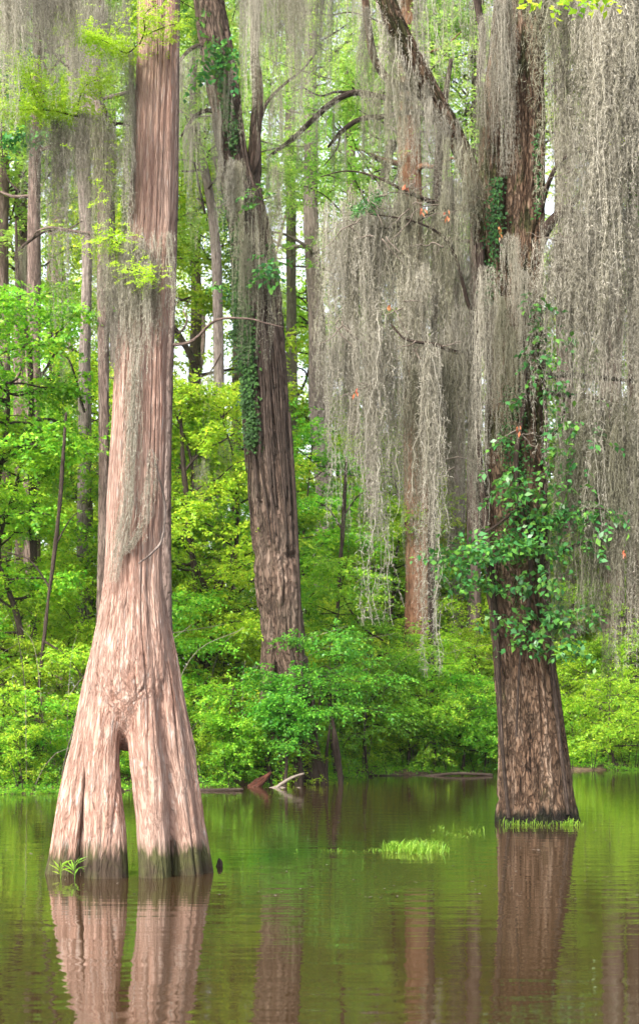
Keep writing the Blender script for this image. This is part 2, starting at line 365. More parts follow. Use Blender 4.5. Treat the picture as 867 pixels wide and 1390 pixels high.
n = len(me.vertices); co = np.empty(n*3, np.float32); me.vertices.foreach_get('co', co); co = co.reshape(-1, 3).astype(float)
nr = np.empty(n*3, np.float32); me.vertices.foreach_get('normal', nr); nr = nr.reshape(-1, 3)
zz = co[:, 2]; mz = np.array([r_[2] for r_ in main])[::-1]; mx_ = np.array([r_[0] for r_ in main])[::-1]
zt = [-2, 0, .3, 1, 1.5, 2.5, 4, 8, 14]; rt = [.82, .79, .74, .62, .52, .30, .26, .19, .15]
cxz = np.interp(zz, mz, mx_); rz_ = np.interp(zz, zt, rt)
bc = np.stack([(co[:, 0]-cxz)/rz_*.4, (co[:, 1]-YL)/rz_*.4, zz], -1)
a = vnoise(bc*np.array([15, 15, .45]), 11); b = vnoise(bc*np.array([36, 36, 1.1]), 12); c_ = fbm(bc*np.array([60, 60, 5]), 13, 2); e_ = vnoise(bc*np.array([5.5, 5.5, .35]), 14)
dsp = -.020*np.exp(-((a-.5)/.08)**2)-.007*np.exp(-((b-.5)/.12)**2)+.006*(c_-.5)+.05*(e_-.5)
qc = P(174, 985, YL); dd_ = np.sqrt(((co[:, 0]-qc[0])/.22)**2+((co[:, 2]-qc[2])/.42)**2); dsp = dsp*(.25+.75*np.clip(dd_-.3, 0, 1)); co = co+nr*dsp[:, None]
me.vertices.foreach_set('co', co.astype(np.float32).ravel())
at = me.attributes.new('barkco', 'FLOAT_VECTOR', 'POINT'); at.data.foreach_set('vector', bc.astype(np.float32).ravel())
me.materials.clear(); me.materials.append(M['cypbark']); me.update()
lt = thing('bald_cypress', 'pinkish brown bald cypress whose flared foot splits into two legs', 'tree')
link('trunk', me, lt)
# its thin limb with feathery sprays at upper left
fr = MB(); fl = MB()
def limb_px(mb_, pts, Y, seg=7, step=.06, disp=None, seed=0):
    rows = []
    for q in pts:
        w = P(q[0], q[1], Y+(q[3] if len(q) > 3 else 0)); rows.append([w[0], w[1], w[2], q[2]*Y/F])
    return tube(mb_, rows, seg, step, disp, seed)
def frond_cloud(mb_, path, n, spread, m=16, L=.13, s=.022, g=rng, w=.30):
    i = g.integers(0, len(path), n); A = path[i]+g.normal(0, 1, (n, 3))*np.array(spread)
    D = g.normal(0, 1, (n, 3))*np.array([1, .8, .35]); sprays(mb_, A, D, m, L, s, w, 1., .15, .25, g)
twigs = [[(176, 170, 1.8, 0), (150, 166, 1.5, -.1), (130, 163, 1.3, -.2), (105, 158, 1.2, -.3), (70, 150, 1.0, -.4), (25, 149, .7, -.6), (-30, 150, .4, -.8)],
         [(105, 158, 1.0, -.3), (108, 135, .8, -.4), (118, 115, .6, -.5), (140, 105, .3, -.5)],
         [(60, 148, .8, -.4), (48, 130, .6, -.5), (42, 105, .4, -.6), (36, 85, .3, -.6)],
         [(190, 60, 1.1, -.25), (197, 40, .9, -.4), (196, 20, .7, -.5), (215, 5, .5, -.55)],
         [(188, 60, 1.0, -.25), (172, 72, .8, -.3), (150, 60, .6, -.4), (125, 48, .4, -.5), (98, 40, .3, -.5)],
         [(197, 48, .8, -.35), (220, 38, .6, -.45), (245, 30, .4, -.5)],
         [(178, 340, .8, -.2), (160, 330, .7, -.35), (145, 325, .5, -.4), (130, 330, .3, -.4)],
         [(185, 372, .8, -.3), (172, 365, .6, -.4), (195, 372, .5, -.5), (212, 378, .3, -.5)],
         [(150, 166, .8, -.1), (140, 200, .6, -.3), (145, 240, .5, -.4), (142, 290, .3, -.4)]]
cnt = [520, 210, 230, 110, 330, 90, 130, 100, 70]
for t_, c_n in zip(twigs, cnt):
    pth = limb_px(fr, t_, YL, 6, .05); k = len(pth)
    frond_cloud(fl, pth[int(k*.25):], c_n, (.09, .12, .045))
fr.obj('limb', M['darkbark'], lt); fl.obj('foliage', M['cyp'], lt)

# ------------------------------------------------------------------ right tree
YR = 20.8
rt_ = thing('swamp_tree', 'dark furrowed trunk at right draped in vines and grey moss', 'tree')
def rows(pts, Y):
    out = []
    for q in pts:
        w = P(q[0], q[1], Y+(q[3] if len(q) > 3 else 0)); out.append([w[0], w[1], w[2], q[2]/2*Y/F])
    return out
mb = MB()
mainR = [(727, 1165, 134), (726, 1135, 122), (726, 1115, 113), (725, 1085, 104), (724, 1040, 96), (721, 980, 88), (715, 920, 84), (710, 880, 84), (705, 800, 88), (700, 700, 90), (696, 600, 88), (697, 520, 80), (702, 450, 70), (706, 350, 60), (711, 200, 54), (712, 100, 56), (713, 0, 52), (715, -300, 44), (716, -800, 34)]
tube(mb, rows(mainR, YR), 260, .028, bark_disp(.05, .014, 11., .07, 1))
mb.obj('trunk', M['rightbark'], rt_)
mb = MB()
tube(mb, rows([(690, 640, 40), (680, 520, 42), (670, 430, 38, -.1), (664, 300, 34, -.15), (668, 150, 30, -.1), (682, 0, 27), (690, -200, 22)], YR), 110, .035, bark_disp(.03, .01, 14., .05, 2))
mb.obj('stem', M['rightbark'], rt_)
mb = MB()
tube(mb, rows([(655, 330, 24, .1), (645, 262, 25), (630, 212, 27, -.1), (612, 178, 30, -.3), (590, 140, 33, -.5), (566, 95, 33, -.7), (545, 50, 30, -.9), (524, 0, 28, -1.1), (495, -90, 22, -1.2)], YR), 70, .04, bark_disp(.025, .01, 14., .05, 3))
tube(mb, rows([(572, 110, 15, -.6), (545, 118, 14, -.6), (520, 100, 12, -.5), (505, 70, 11, -.5), (498, 20, 9, -.5), (488, -60, 8, -.5)], YR), 24, .06, bark_disp(.012, .006, 16., .03, 4))
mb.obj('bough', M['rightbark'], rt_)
bough2 = [[(662, 290, 9), (640, 284, 8, -.2), (600, 278, 7, -.3), (555, 262, 5, -.3), (510, 240, 4, -.3), (470, 232, 3, -.3), (435, 240, 2, -.3)],
          [(660, 440, 9), (640, 425, 7, -.3), (618, 350, 5, -.5), (600, 320, 4, -.6), (560, 300, 3, -.6), (500, 290, 2, -.6)],
          [(600, 278, 5, -.3), (565, 300, 4, -.4), (520, 310, 3, -.4), (470, 300, 2, -.4), (440, 320, 1.5, -.4)],
          [(650, 470, 8), (620, 478, 6, -.4), (590, 468, 5, -.6), (550, 460, 4, -.7), (530, 440, 3, -.7)],
          [(728, 340, 16), (745, 305, 14, -.2), (762, 290, 12, -.3), (785, 292, 10, -.3), (805, 318, 8, -.3), (812, 330, 5, -.3)],
          [(762, 290, 9, -.3), (790, 262, 7, -.3), (808, 252, 6, -.4), (835, 246, 5, -.4), (880, 238, 4, -.4)],
          [(730, 300, 9), (745, 245, 7, -.3), (765, 215, 5, -.5), (800, 205, 4, -.5), (845, 212, 3, -.5), (885, 220, 2, -.5)],
          [(735, 512, 10), (760, 508, 9, -.2), (790, 511, 8, -.3), (830, 514, 6, -.3), (880, 520, 4, -.2)],
          [(735, 530, 9), (770, 537, 7, -.3), (805, 540, 6, -.35), (832, 551, 4, -.4)],
          [(722, -60, 22), (760, -95, 18), (800, -110, 15), (850, -120, 11), (920, -130, 8)],
          [(735, 760, 8), (770, 745, 6, -.3), (800, 735, 4, -.4), (825, 730, 3, -.4)],
          [(740, 620, 7), (775, 600, 6, -.2), (810, 590, 5, -.3), (880, 585, 4, -.3)],
          [(648, 110, 6), (655, 60, 8, -.2), (650, 20, 9, -.2), (640, -40, 9, -.2)]]
for k, b_ in enumerate(bough2):
    mbs = MB(); tube(mbs, rows(b_, YR), 10, .05, bark_disp(.006, .004, 20., .02, 20+k), k); mbs.obj('limb', M['darkbark'], rt_)
mb = MB()   # bare pale twigs among the moss
g1 = np.random.default_rng(31)
tw_src = [(520, 320), (505, 270), (560, 280), (470, 440), (500, 520), (560, 470), (600, 470), (540, 420), (625, 620), (590, 560), (610, 330), (640, 275), (800, 205), (770, 230), (830, 240), (780, 400), (840, 400), (800, 300), (780, 330), (600, 290), (480, 300), (700, 590), (760, 330), (550, 255), (460, 440)]
for (x_, y_) in tw_src:
    for q in range(3):
        dx = g1.choice([-1, 1])*g1.uniform(.4, 1); dyy = g1.uniform(-.2, .9); Ln = g1.uniform(25, 75); pts = []; cx_, cy_ = x_+g1.normal(0, 5), y_+g1.normal(0, 5)
        for s_ in range(6):
            pts.append((cx_, cy_, 2.2*(1-s_/6.5), -.75+g1.normal(0, .03))); cx_ += dx*Ln/6+g1.normal(0, 2.6); cy_ += dyy*Ln/6+g1.normal(0, 2.6)
        tube(mb, rows(pts, YR), 5, .05)
mb.obj('twigs', M['paletwig'], rt_)

# woody vines that hang beside and cling to the right trunk
vin = thing('climbing_vine', 'broad-leaved green vine climbing the right trunk and spilling both sides', 'vine')
mb = MB()
vpaths = [[(652, 330, 9, -.4), (650, 430, 9, -.4), (646, 520, 10, -.4), (650, 620, 10, -.45), (660, 720, 9, -.5), (672, 850, 8, -.5), (680, 1000, 6, -.55), (690, 1110, 6, -.6)],
          [(640, 440, 6, -.2), (641, 560, 7, -.2), (652, 700, 7, -.3), (668, 820, 5, -.45)],
          [(745, 380, 5, -.3), (738, 500, 6, -.4), (742, 620, 6, -.5), (735, 760, 6, -.5), (748, 900, 5, -.45), (770, 1105, 5, -.4)],
          [(700, 400, 4, -.45), (712, 520, 5, -.5), (700, 640, 5, -.55), (720, 780, 5, -.55), (705, 900, 4, -.5), (700, 1000, 3, -.55)],
          [(705, 690, 4, -.6), (670, 715, 3.5, -.8), (640, 735, 3, -.9), (612, 770, 2, -.9)],
          [(740, 720, 4, -.5), (775, 700, 3.5, -.8), (800, 690, 3, -.9), (835, 695, 2, -.9)],
          [(735, 770, 5, -.5), (760, 748, 4, -.7), (790, 735, 2, -.8)],
          [(740, 600, 4, -.5), (760, 575, 3, -.6), (765, 540, 2.5, -.6), (745, 500, 2, -.6)]]
for k, v_ in enumerate(vpaths): tube(mb, rows(v_, YR), 9, .05, bark_disp(.004, .004, 20., .02, 40+k), k)
mb.obj('stem', M['darkbark'], vin)
mb = MB(); g1 = np.random.default_rng(32)
cl = [(725, 410, 14, 16, 8), (738, 450, 18, 25, 14), (730, 490, 14, 22, 12), (745, 530, 20, 25, 14), (770, 575, 24, 18, 12), (805, 590, 14, 14, 5), (750, 620, 22, 22, 14),
      (700, 655, 26, 16, 22), (690, 590, 10, 14, 5), (760, 650, 18, 16, 10), (735, 690, 30, 14, 16), (770, 700, 30, 16, 26), (815, 688, 20, 10, 12), (835, 705, 8, 10, 4),
      (690, 735, 34, 14, 24), (655, 745, 30, 16, 26), (625, 765, 22, 18, 18), (640, 790, 26, 12, 16), (740, 740, 30, 14, 18), (800, 735, 16, 10, 8), (745, 790, 22, 12, 12),
      (690, 800, 16, 12, 6), (675, 840, 20, 12, 10), (735, 835, 26, 12, 16), (710, 865, 26, 10, 12), (765, 850, 22, 16, 12), (790, 835, 14, 14, 6), (770, 880, 22, 10, 10), (690, 545, 12, 12, 4), (600, 750, 12, 12, 7)]
A = []; 
for (x_, y_, sx, sy, n_) in cl:
    for q in range(int(n_*(1.7 if y_ > 640 else 1.1))):
        A.append(P(x_+g1.normal(0, sx*.7), y_+g1.normal(0, sy*.7), YR-.62-g1.uniform(0, .45)))
A = np.array(A); D = g1.normal(0, 1, A.shape)*np.array([1, .6, .25])+np.array([0, -.35, -.25])
sprays(mb, A, D, 5, .24, .115, .30, .9, .45, .5, g1)
mb.obj('foliage', M['vine'], vin)
# creeper leaves close on the bark
iv = MB(); A = []; Nn = []
for (x0, y0, x1, y1, w_, n_) in [(675, 240, 668, 330, 10, 260), (692, 520, 700, 640, 18, 300), (728, 180, 730, 300, 5, 90), (700, 640, 705, 760, 26, 260), (672, 250, 665, 420, 12, 260)]:
    for q in range(n_):
        t = g1.uniform(); A.append(P(x0+(x1-x0)*t+g1.normal(0, w_*.5), y0+(y1-y0)*t, YR-.48-g1.uniform(0, .08)))
A = np.array(A); n_ = len(A); D = np.stack([g1.normal(0, 1, n_), g1.normal(-.1, .2, n_), g1.normal(-.6, .5, n_)], -1); NN = np.stack([g1.normal(0, .4, n_), -np.ones(n_), g1.uniform(0, 1, n_)], -1)
leaves(iv, A, D, NN, g1.uniform(.03, .06, n_), g1.uniform(.012, .022, n_))
tag(iv.obj('creeper', M['ivy']), 'small dark creeper leaves pressed against the bark of the right trunk', 'vine')

# ------------------------------------------------------------------ middle leaning tree
YM = 33.0
mt = thing('leaning_tree', 'leaning shaggy brown tree with hollow foot between the two front trees', 'tree')
mb = MB()
tube(mb, rows([(408, 1065, 74), (404, 1020, 56), (400, 960, 44), (394, 910, 44), (385, 870, 52), (379, 800, 56), (373, 700, 58), (364, 600, 57), (357, 500, 62), (350, 400, 66), (338, 300, 60), (316, 200, 48), (297, 100, 45), (280, 0, 40), (268, -120, 34), (255, -400, 26)], YM), 150, .05, bark_disp(.09, .03, 5.5, .16, 5))
mb.obj('trunk', M['midbark'], mt)
mb = MB()
tube(mb, rows([(363, 1010, 16), (362, 980, 15), (362, 930, 19), (366, 880, 26), (370, 820, 26)], YM-.15), 30, .06, bark_disp(.03, .015, 8, .08, 6)); mb.obj('root', M['midbark'], mt)
mb = MB()
tube(mb, rows([(352, 400, 34), (350, 320, 30, -.2), (344, 250, 24), (346, 190, 19), (350, 120, 18), (345, 60, 15), (352, -60, 13)], YM), 40, .07, bark_disp(.04, .02, 8, .1, 7)); mb.obj('stem', M['midbark'], mt)
mb = MB(); g1 = np.random.default_rng(33)
tube(mb, rows([(338, 250, 7), (350, 215, 7, -.3), (352, 170, 6), (362, 140, 5), (385, 115, 4), (410, 95, 3), (430, 70, 2)], YM), 8, .1)
LB = [[(292, 75, 7), (272, 62, 6, -.2), (255, 70, 5, -.3), (240, 90, 4, -.3)], [(306, 165, 7), (285, 150, 6, -.2), (265, 158, 5, -.3), (246, 185, 3, -.3)]]
for l_ in LB: tube(mb, rows(l_, YM), 8, .08)
cxm = lambda y: np.interp(y, [100, 200, 300, 400, 500, 600, 700, 800, 870], [297, 316, 338, 350, 357, 364, 373, 379, 385])
for k in range(34):   # clinging roots and dead vines down the trunk
    off = g1.uniform(-30, 30); y0 = g1.uniform(150, 420); ln = g1.uniform(180, 460); pts = []
    for s_ in range(8):
        y_ = y0+ln*s_/7; off += g1.normal(0, 2.2); o2 = np.clip(off, -33, 33)
        pts.append((cxm(y_)+o2, y_, g1.uniform(1.5, 3.6), -math.sqrt(max(.05, 1-(o2/36)**2))*.56))
    tube(mb, rows(pts, YM), 6, .12, None, k)
tube(mb, rows([(392, 560, 5, -.3), (398, 650, 6, -.3), (403, 760, 7, -.3), (408, 870, 6, -.3), (412, 960, 6, -.4)], YM), 8, .1)
mb.obj('limb', M['darkbark'], mt)
for k, (xa, xb, ya) in enumerate([(398, 402, 900), (412, 408, 930), (424, 428, 950), (380, 384, 960), (436, 430, 940), (418, 440, 985), (372, 368, 1000), (452, 462, 985)]):
    mb = MB(); tube(mb, rows([(xa-6, ya-30, 3, -.9), (xa, ya, 6, -.9), ((xa+xb)/2+g1.normal(0, 4), (ya+1050)/2, 8+g1.uniform(0, 4), -.9), (xb, 1058, 9, -.9), (xb, 1075, 9, -.9)], YM), 10, .07, bark_disp(.012, .008, 12, .05, 80+k), k); mb.obj('root', M['darkbark'], mt)
iv = MB(); A = []
for (x0, y0, x1, y1, w_, n_) in [(322, 365, 335, 500, 14, 2600), (331, 440, 343, 600, 10, 2000), (292, 60, 318, 200, 8, 700), (318, 300, 326, 380, 6, 300), (366, 330, 370, 390, 5, 120), (300, 250, 312, 340, 8, 150)]:
    for q in range(n_):
        t = g1.uniform(); A.append(P(x0+(x1-x0)*t+g1.normal(0, w_*.5)+3*math.sin(t*17), y0+(y1-y0)*t+g1.normal(0, 8), YM-.36-g1.uniform(0, .30)))
A = np.array(A); n_ = len(A); D = np.stack([g1.normal(0, 1, n_), g1.normal(-.2, .3, n_), g1.normal(-.7, .6, n_)], -1); NN = np.stack([g1.normal(0, .5, n_), -np.ones(n_), g1.uniform(0, 1, n_)], -1)
leaves(iv, A, D, NN, g1.uniform(.05, .10, n_), g1.uniform(.018, .036, n_))
tag(iv.obj('ivy', M['ivy']), 'dark green ivy strip climbing the leaning shaggy tree', 'ivy')
for (x_, y_, n_) in [(300, 65, 12), (278, 82, 8), (270, 108, 6), (368, 365, 14), (345, 265, 8), (272, 25, 5), (310, 90, 8), (362, 375, 8), (300, 385, 6)]:
    A = np.array([P(x_+g1.normal(0, 8), y_+g1.normal(0, 8), YM-1.0-g1.uniform(0, .3)) for q in range(n_)]); mb = MB()
    sprays(mb, A, g1.normal(0, 1, A.shape)*np.array([1, .6, .3]), 6, .35, .16, .34, .9, .4, .4, g1)
    tag(mb.obj('vine_sprig', M['vine']), 'bright leafy sprig sprouting from the ' + ('upper' if y_ < 200 else 'mossy middle') + ' leaning tree', 'vine', 'sprigs on the '+('upper' if y_ < 200 else 'middle')+' leaning tree')

# ------------------------------------------------------------------ plants: prototypes
def grow(H, spread, n_limb, seed, r0, lean=.1, low=.2, multi=1, anchors_per=26, up=.35):
    """skeleton of a small tree or shrub: branch mesh, leaf anchors"""
    g = np.random.default_rng(seed); mbt = MB(); mbl = MB(); A = []; D = []
    for s_ in range(multi):
        a0 = g.uniform(0, 6.28); off = 0 if multi == 1 else g.uniform(.05, .25)*spread
        top = np.array([math.cos(a0)*(off+lean*H*g.uniform(.3, 1)), math.sin(a0)*(off+lean*H*g.uniform(.3, 1)), H*g.uniform(.8, 1)])
        pts = []; 
        for k in range(6):
            t = k/5; c = np.array([math.cos(a0)*off*.4, math.sin(a0)*off*.4, 0])*(1-t)+top*t; c[:2] += g.normal(0, .025*H, 2)*(0 if k == 0 else 1); pts.append([*c, r0*(1-.85*t)/(1 if multi == 1 else 1.5)])
        pts[0][2] = -.3; path = tube(mbt, pts, 8 if r0 > .05 else 6, .15 if H > 5 else .08, bark_disp(r0*.12, r0*.08, 12, r0*.3, seed))
        for l in range(n_limb//multi):
            t = g.uniform(low, 1)**.85; i = min(int(t*(len(path)-1)), len(path)-1); b0 = path[i]
            az = g.uniform(0, 6.28); Ln = spread*g.uniform(.55, 1.1)*(1.15-.6*t); e = up*g.uniform(.2, 1.6)
            d = np.array([math.cos(az), math.sin(az), e]); rr = r0*(1-.8*t)*.45+.006; lp = []; c = b0.copy()
            for k in range(6):
                lp.append([*c, rr*(1-.85*k/5)]); c = c+d*Ln/5+g.normal(0, .05*Ln, 3); d = d+g.normal(0, .14, 3); d[2] -= .03
            lpth = tube(mbl, lp, 5, .15 if H > 5 else .1); m_ = len(lpth)
            na = int(anchors_per*(Ln/spread))
            for q in range(na):
                u = g.uniform(.2, 1)**.7; k = min(int(u*(m_-1)), m_-1); o_ = g.normal(0, .5, 3)*np.array([1, 1, .35])*Ln*.26
                A.append(lpth[k]+o_); dd = o_*2/Ln+d*.5+g.normal(0, .5, 3); dd[2] *= .4; D.append(dd)
    return mbt, mbl, np.array(A), np.array(D), g

def merge(a, b):
    for v, q, c in zip(b.v, b.q, b.c): pass
    base = a.n
    for v, q, c in zip(b.v, b.q, b.c): a.v.append(v); a.q.append(q+base); a.c.append(c)
    a.n += b.n; return a

def plant_proto(name, cat, H, spread, n_limb, seed, r0, mat, leaf, bark='darkbark', crown='crown', trunk='trunk', **kw):
    sp = kw.pop('spray', (10, .4, .07, .42, .8, .3, .4)); mbt, mbl, A, D, g = grow(H, spread, n_limb, seed, r0, **kw)
    root = thing(name, 'x', cat); merge(mbt, mbl).obj(trunk, M[bark], root)
    ml = MB(); sprays(ml, A, D, *sp, g); ml.obj(crown, M[mat], root); return root
protos = {}
protos['shrubA'] = plant_proto('shrub', 'shrub', 1.9, 1.0, 44, 101, .03, 'lime', 1, crown='foliage', trunk='stems', multi=5, low=.05, anchors_per=17, spray=(9, .30, .075, .34, .8, .35, .45))
protos['shrubB'] = plant_proto('shrub', 'shrub', 1.9, 1.0, 44, 102, .03, 'green', 1, crown='foliage', trunk='stems', multi=5, low=.05, anchors_per=17, spray=(9, .32, .085, .32, .8, .35, .45))
protos['shrubC'] = plant_proto('shrub', 'shrub', 4.0, 1.7, 46, 103, .05, 'lime', 1, crown='foliage', trunk='stems', multi=3, low=.10, anchors_per=52, spray=(10, .42, .08, .34, .8, .3, .35))
protos['shrubD'] = plant_proto('shrub', 'shrub', 4.0, 1.7, 46, 104, .05, 'green', 1, crown='foliage', trunk='stems', multi=3, low=.10, anchors_per=52, spray=(10, .42, .085, .34, .8, .3, .35))
protos['treeA'] = plant_proto('understory_tree', 'tree', 10, 2.7, 42, 105, .11, 'lime', 1, low=.22, anchors_per=92, spray=(12, .5, .105, .34, .8, .25, .3))
protos['treeB'] = plant_proto('understory_tree', 'tree', 10, 2.7, 38, 106, .12, 'green', 1, low=.25, anchors_per=84, spray=(12, .5, .105, .34, .8, .25, .3))
protos['treeC'] = plant_proto('understory_tree', 'tree', 12, 2.9, 40, 107, .13, 'lime', 1, low=.3, anchors_per=84, lean=.15, spray=(12, .5, .11, .32, .8, .25, .3))
used = {}
def put(kind, label, x, y, sc, rz, group=None, szr=None, name=None):
    z = float(gz(x, y)[0]); s3 = (sc, sc, sc*(szr or 1.0)); src = protos[kind]
    if kind not in used:
        used[kind] = 1; src.location = (x, y, z); src.rotation_euler = (0, 0, rz); src.scale = s3; src['label'] = label
        if group: src['group'] = group
        return src
    return copy_tree(src, label, (x, y, z), rz, s3, group)

def zone(px_):
    if px_ < 140: return 'left of the two-legged cypress'
    if px_ < 250: return 'directly behind the two-legged cypress'
    if px_ < 360: return 'between the two-legged cypress and the leaning tree'
    if px_ < 500: return 'behind and right of the leaning tree'
    if px_ < 680: return 'in the gap before the mossy right trunk'
    return 'right of the mossy right trunk'
g2 = np.random.default_rng(55)
def row(kinds, nsp, d0, d1, s0, s1, word, grp, x0=-8.6, x1=10.6):
    x = x0
    while x < x1:
        d = g2.uniform(d0, d1); xx = x+g2.uniform(-.3, .3)*nsp; yy = bank(xx)+d; pxx = CX+xx/yy*F
        if -70 < pxx < 930:
            k = kinds[g2.integers(len(kinds))]
            lab = f"{word.replace('COL', 'yellow-green' if k[-1] in 'AC' else 'mid-green')} {zone(pxx)}"
            put(k, lab, xx, yy, g2.uniform(s0, s1), g2.uniform(0, 6.28), f"{grp} {zone(pxx)}, {'lime' if k[-1] in 'AC' else 'green'}")
        x += nsp
row(['shrubA', 'shrubB'], .75, .4, 1.4, .45, .85, 'low COL shrub at the water edge', 'low bank shrubs')
row(['shrubA', 'shrubB', 'shrubA'], 1.0, 1.6, 3., .9, 1.3, 'knee-deep COL bush just above the bank', 'mid bank bushes')
row(['shrubC', 'shrubD', 'shrubC'], 1.35, 3.2, 6, .8, 1.15, 'tall arching COL shrub in the thicket', 'tall thicket shrubs', -9, 12)
row(['shrubC', 'shrubD', 'shrubC'], 2.0, 7, 11, 1.2, 1.6, 'very tall COL shrub deep in the thicket', 'deep thicket shrubs', -11, 14)
row(['treeA', 'treeC', 'treeB', 'treeC'], 1.7, 5, 14, .75, 1.05, 'slender COL leafed young tree', 'young trees', -12, 14)
row(['treeA', 'treeB', 'treeC', 'treeA'], 3.2, 16, 26, 1.0, 1.35, 'taller COL leafed forest tree', 'forest trees', -16, 18)
row(['treeA', 'treeC', 'treeB', 'treeC'], 2.5, 15, 30, 1.45, 1.95, 'very tall COL forest tree', 'high forest trees', -17, 19)

row(['treeA', 'treeC', 'treeB'], 2.3, 4, 9, .85, 1.2, 'close-set COL young tree', 'close-set young trees', -9.5, -1.5)
row(['treeC', 'treeA', 'treeB'], 1.9, 5, 10, .7, .95, 'spreading COL young tree', 'spreading young trees', 0, 11)
# the sapling over the water, right of the leaning tree, and its neighbours
def sapling(name, label, px0, Y, H, spread, seed, mat, low=.2, **kw):
    if low < .4:
        for _ in range(4): Y = float(bank((px0-CX)/F*Y))+.15
    mbt, mbl, A, D, g = grow(H, spread, 34, seed, .045, low=low, lean=.06, anchors_per=42, up=.25, **kw)
    x = (px0-CX)/F*Y; r = thing(name, label, 'tree', (x, Y, 0))
    merge(mbt, mbl).obj('trunk', M['darkbark'], r); ml = MB(); sprays(ml, A, D, 10, .38, .08, .34, .8, .3, .4, g); ml.obj('crown', M[mat], r)
    return r
sapling('sapling', 'dark-stemmed sapling leaning leaves over the water beside the leaning tree', 443, 32.0, 3.6, 1.6, 201, 'deep', .42)
sapling('sapling', 'spreading sapling standing in the shallows near the middle', 552, 33.5, 3.3, 1.5, 202, 'green')
sapling('sapling', 'thin sapling with two-toned leaves just left of the right trunk', 625, 35.5, 3.0, 1.3, 203, 'green')
sapling('sapling', 'yellow-green sapling at the bank behind the right trunk', 835, 38.5, 3.0, 1.8, 204, 'lime')
sapling('sapling', 'leafy sapling hugging the hollow foot of the leaning tree', 385, 31.2, 3.0, .8, 205, 'deep', .40)
sapling('sapling', 'tall thin sapling rising between leaning tree and moss curtain', 458, 36.0, 6.2, 1.5, 206, 'green')

sapling('sapling', 'broad sapling with layered leaves right of the dark-stemmed one', 500, 33.0, 4.0, 1.7, 207, 'deep')
sapling('sapling', 'small bushy sapling at the water edge before the right trunk', 655, 34.5, 2.6, 1.3, 208, 'green')
sapling('sapling', 'light green sapling behind the floating grass patch', 590, 37.0, 4.4, 1.7, 209, 'lime')
sapling('sapling', 'mid-sized sapling left of the hollow foot of the leaning tree', 318, 32.0, 2.3, 1.1, 210, 'green')

put('shrubB', 'mid-green shrub hiding the left root of the leaning tree', -1.25, 32.0, .8, .4)
put('shrubA', 'yellow-green shrub against the hollow foot of the leaning tree', -.35, 32.1, .7, 1.9)
put('shrubB', 'small mid-green shrub beside the bleached branch', -1.75, 31.4, .6, 2.9)
mb = MB()
for k in range(170):   # fallen and leaning dead stems tangled in the thicket
    x = g2.uniform(-9, 11); y = bank(x)+g2.uniform(.2, 4.5); z = float(gz(x, y)[0]); h = g2.uniform(.8, 3.6); a_ = g2.uniform(0, 6.28); l_ = g2.uniform(.1, .9)*h; r0 = g2.uniform(.006, .016)
    tube(mb, [[x, y, z-.1, r0], [x+math.cos(a_)*l_*.2, y, z+h*.4, r0*.85], [x+math.cos(a_)*l_*.6, y+math.sin(a_)*l_*.4, z+h*.8, r0*.6], [x+math.cos(a_)*l_*1.3, y+math.sin(a_)*l_, z+h*.95, r0*.3]], 4, .3)
tag(mb.obj('dead_stems', M['paletwig']), 'tangle of thin dead stems leaning through the thicket', 'twigs', kind='stuff')
# ground cover along the bank
mb = MB(); n = 22000; xs = g2.uniform(-10, 12, n); dd = g2.uniform(-.35, 3.5, n)**1.0; ys = bank(xs)+dd; zs = np.maximum(gz(xs, ys), 0)+g2.uniform(.02, .40, n)*np.clip(dd+.3, .2, 1)
keep = vnoise(np.stack([xs*1.3, ys*1.3, 0*xs], -1), 77) > .36; A = np.stack([xs, ys, zs], -1)[keep]
D = g2.normal(0, 1, A.shape)*np.array([1, 1, .5])+np.array([0, -.4, .2]); sprays(mb, A, D, 6, .16, .055, .36, .8, .1, .6, g2)
tag(mb.obj('undergrowth', M['green']), 'low leafy undergrowth along the bank', 'undergrowth', kind='stuff')
mb = MB(); n = 1500   # dead sticks and thin stems that stand in the shallows
for k in range(150):
    x = g2.uniform(-8, 10); y = bank(x)+g2.uniform(-.5, 1.6); h = g2.uniform(.3, 1.3); lx, ly = g2.normal(0, .25, 2)*h
    tube(mb, [[x, y, -.2, .012], [x+lx*.4+g2.normal(0, .04), y+ly*.4, h*.45, .009], [x+lx, y+ly, h, .003]], 4, .2)
tag(mb.obj('sticks', M['darkbark']), 'thin bare sticks standing along the shaded water edge', 'sticks', kind='stuff')

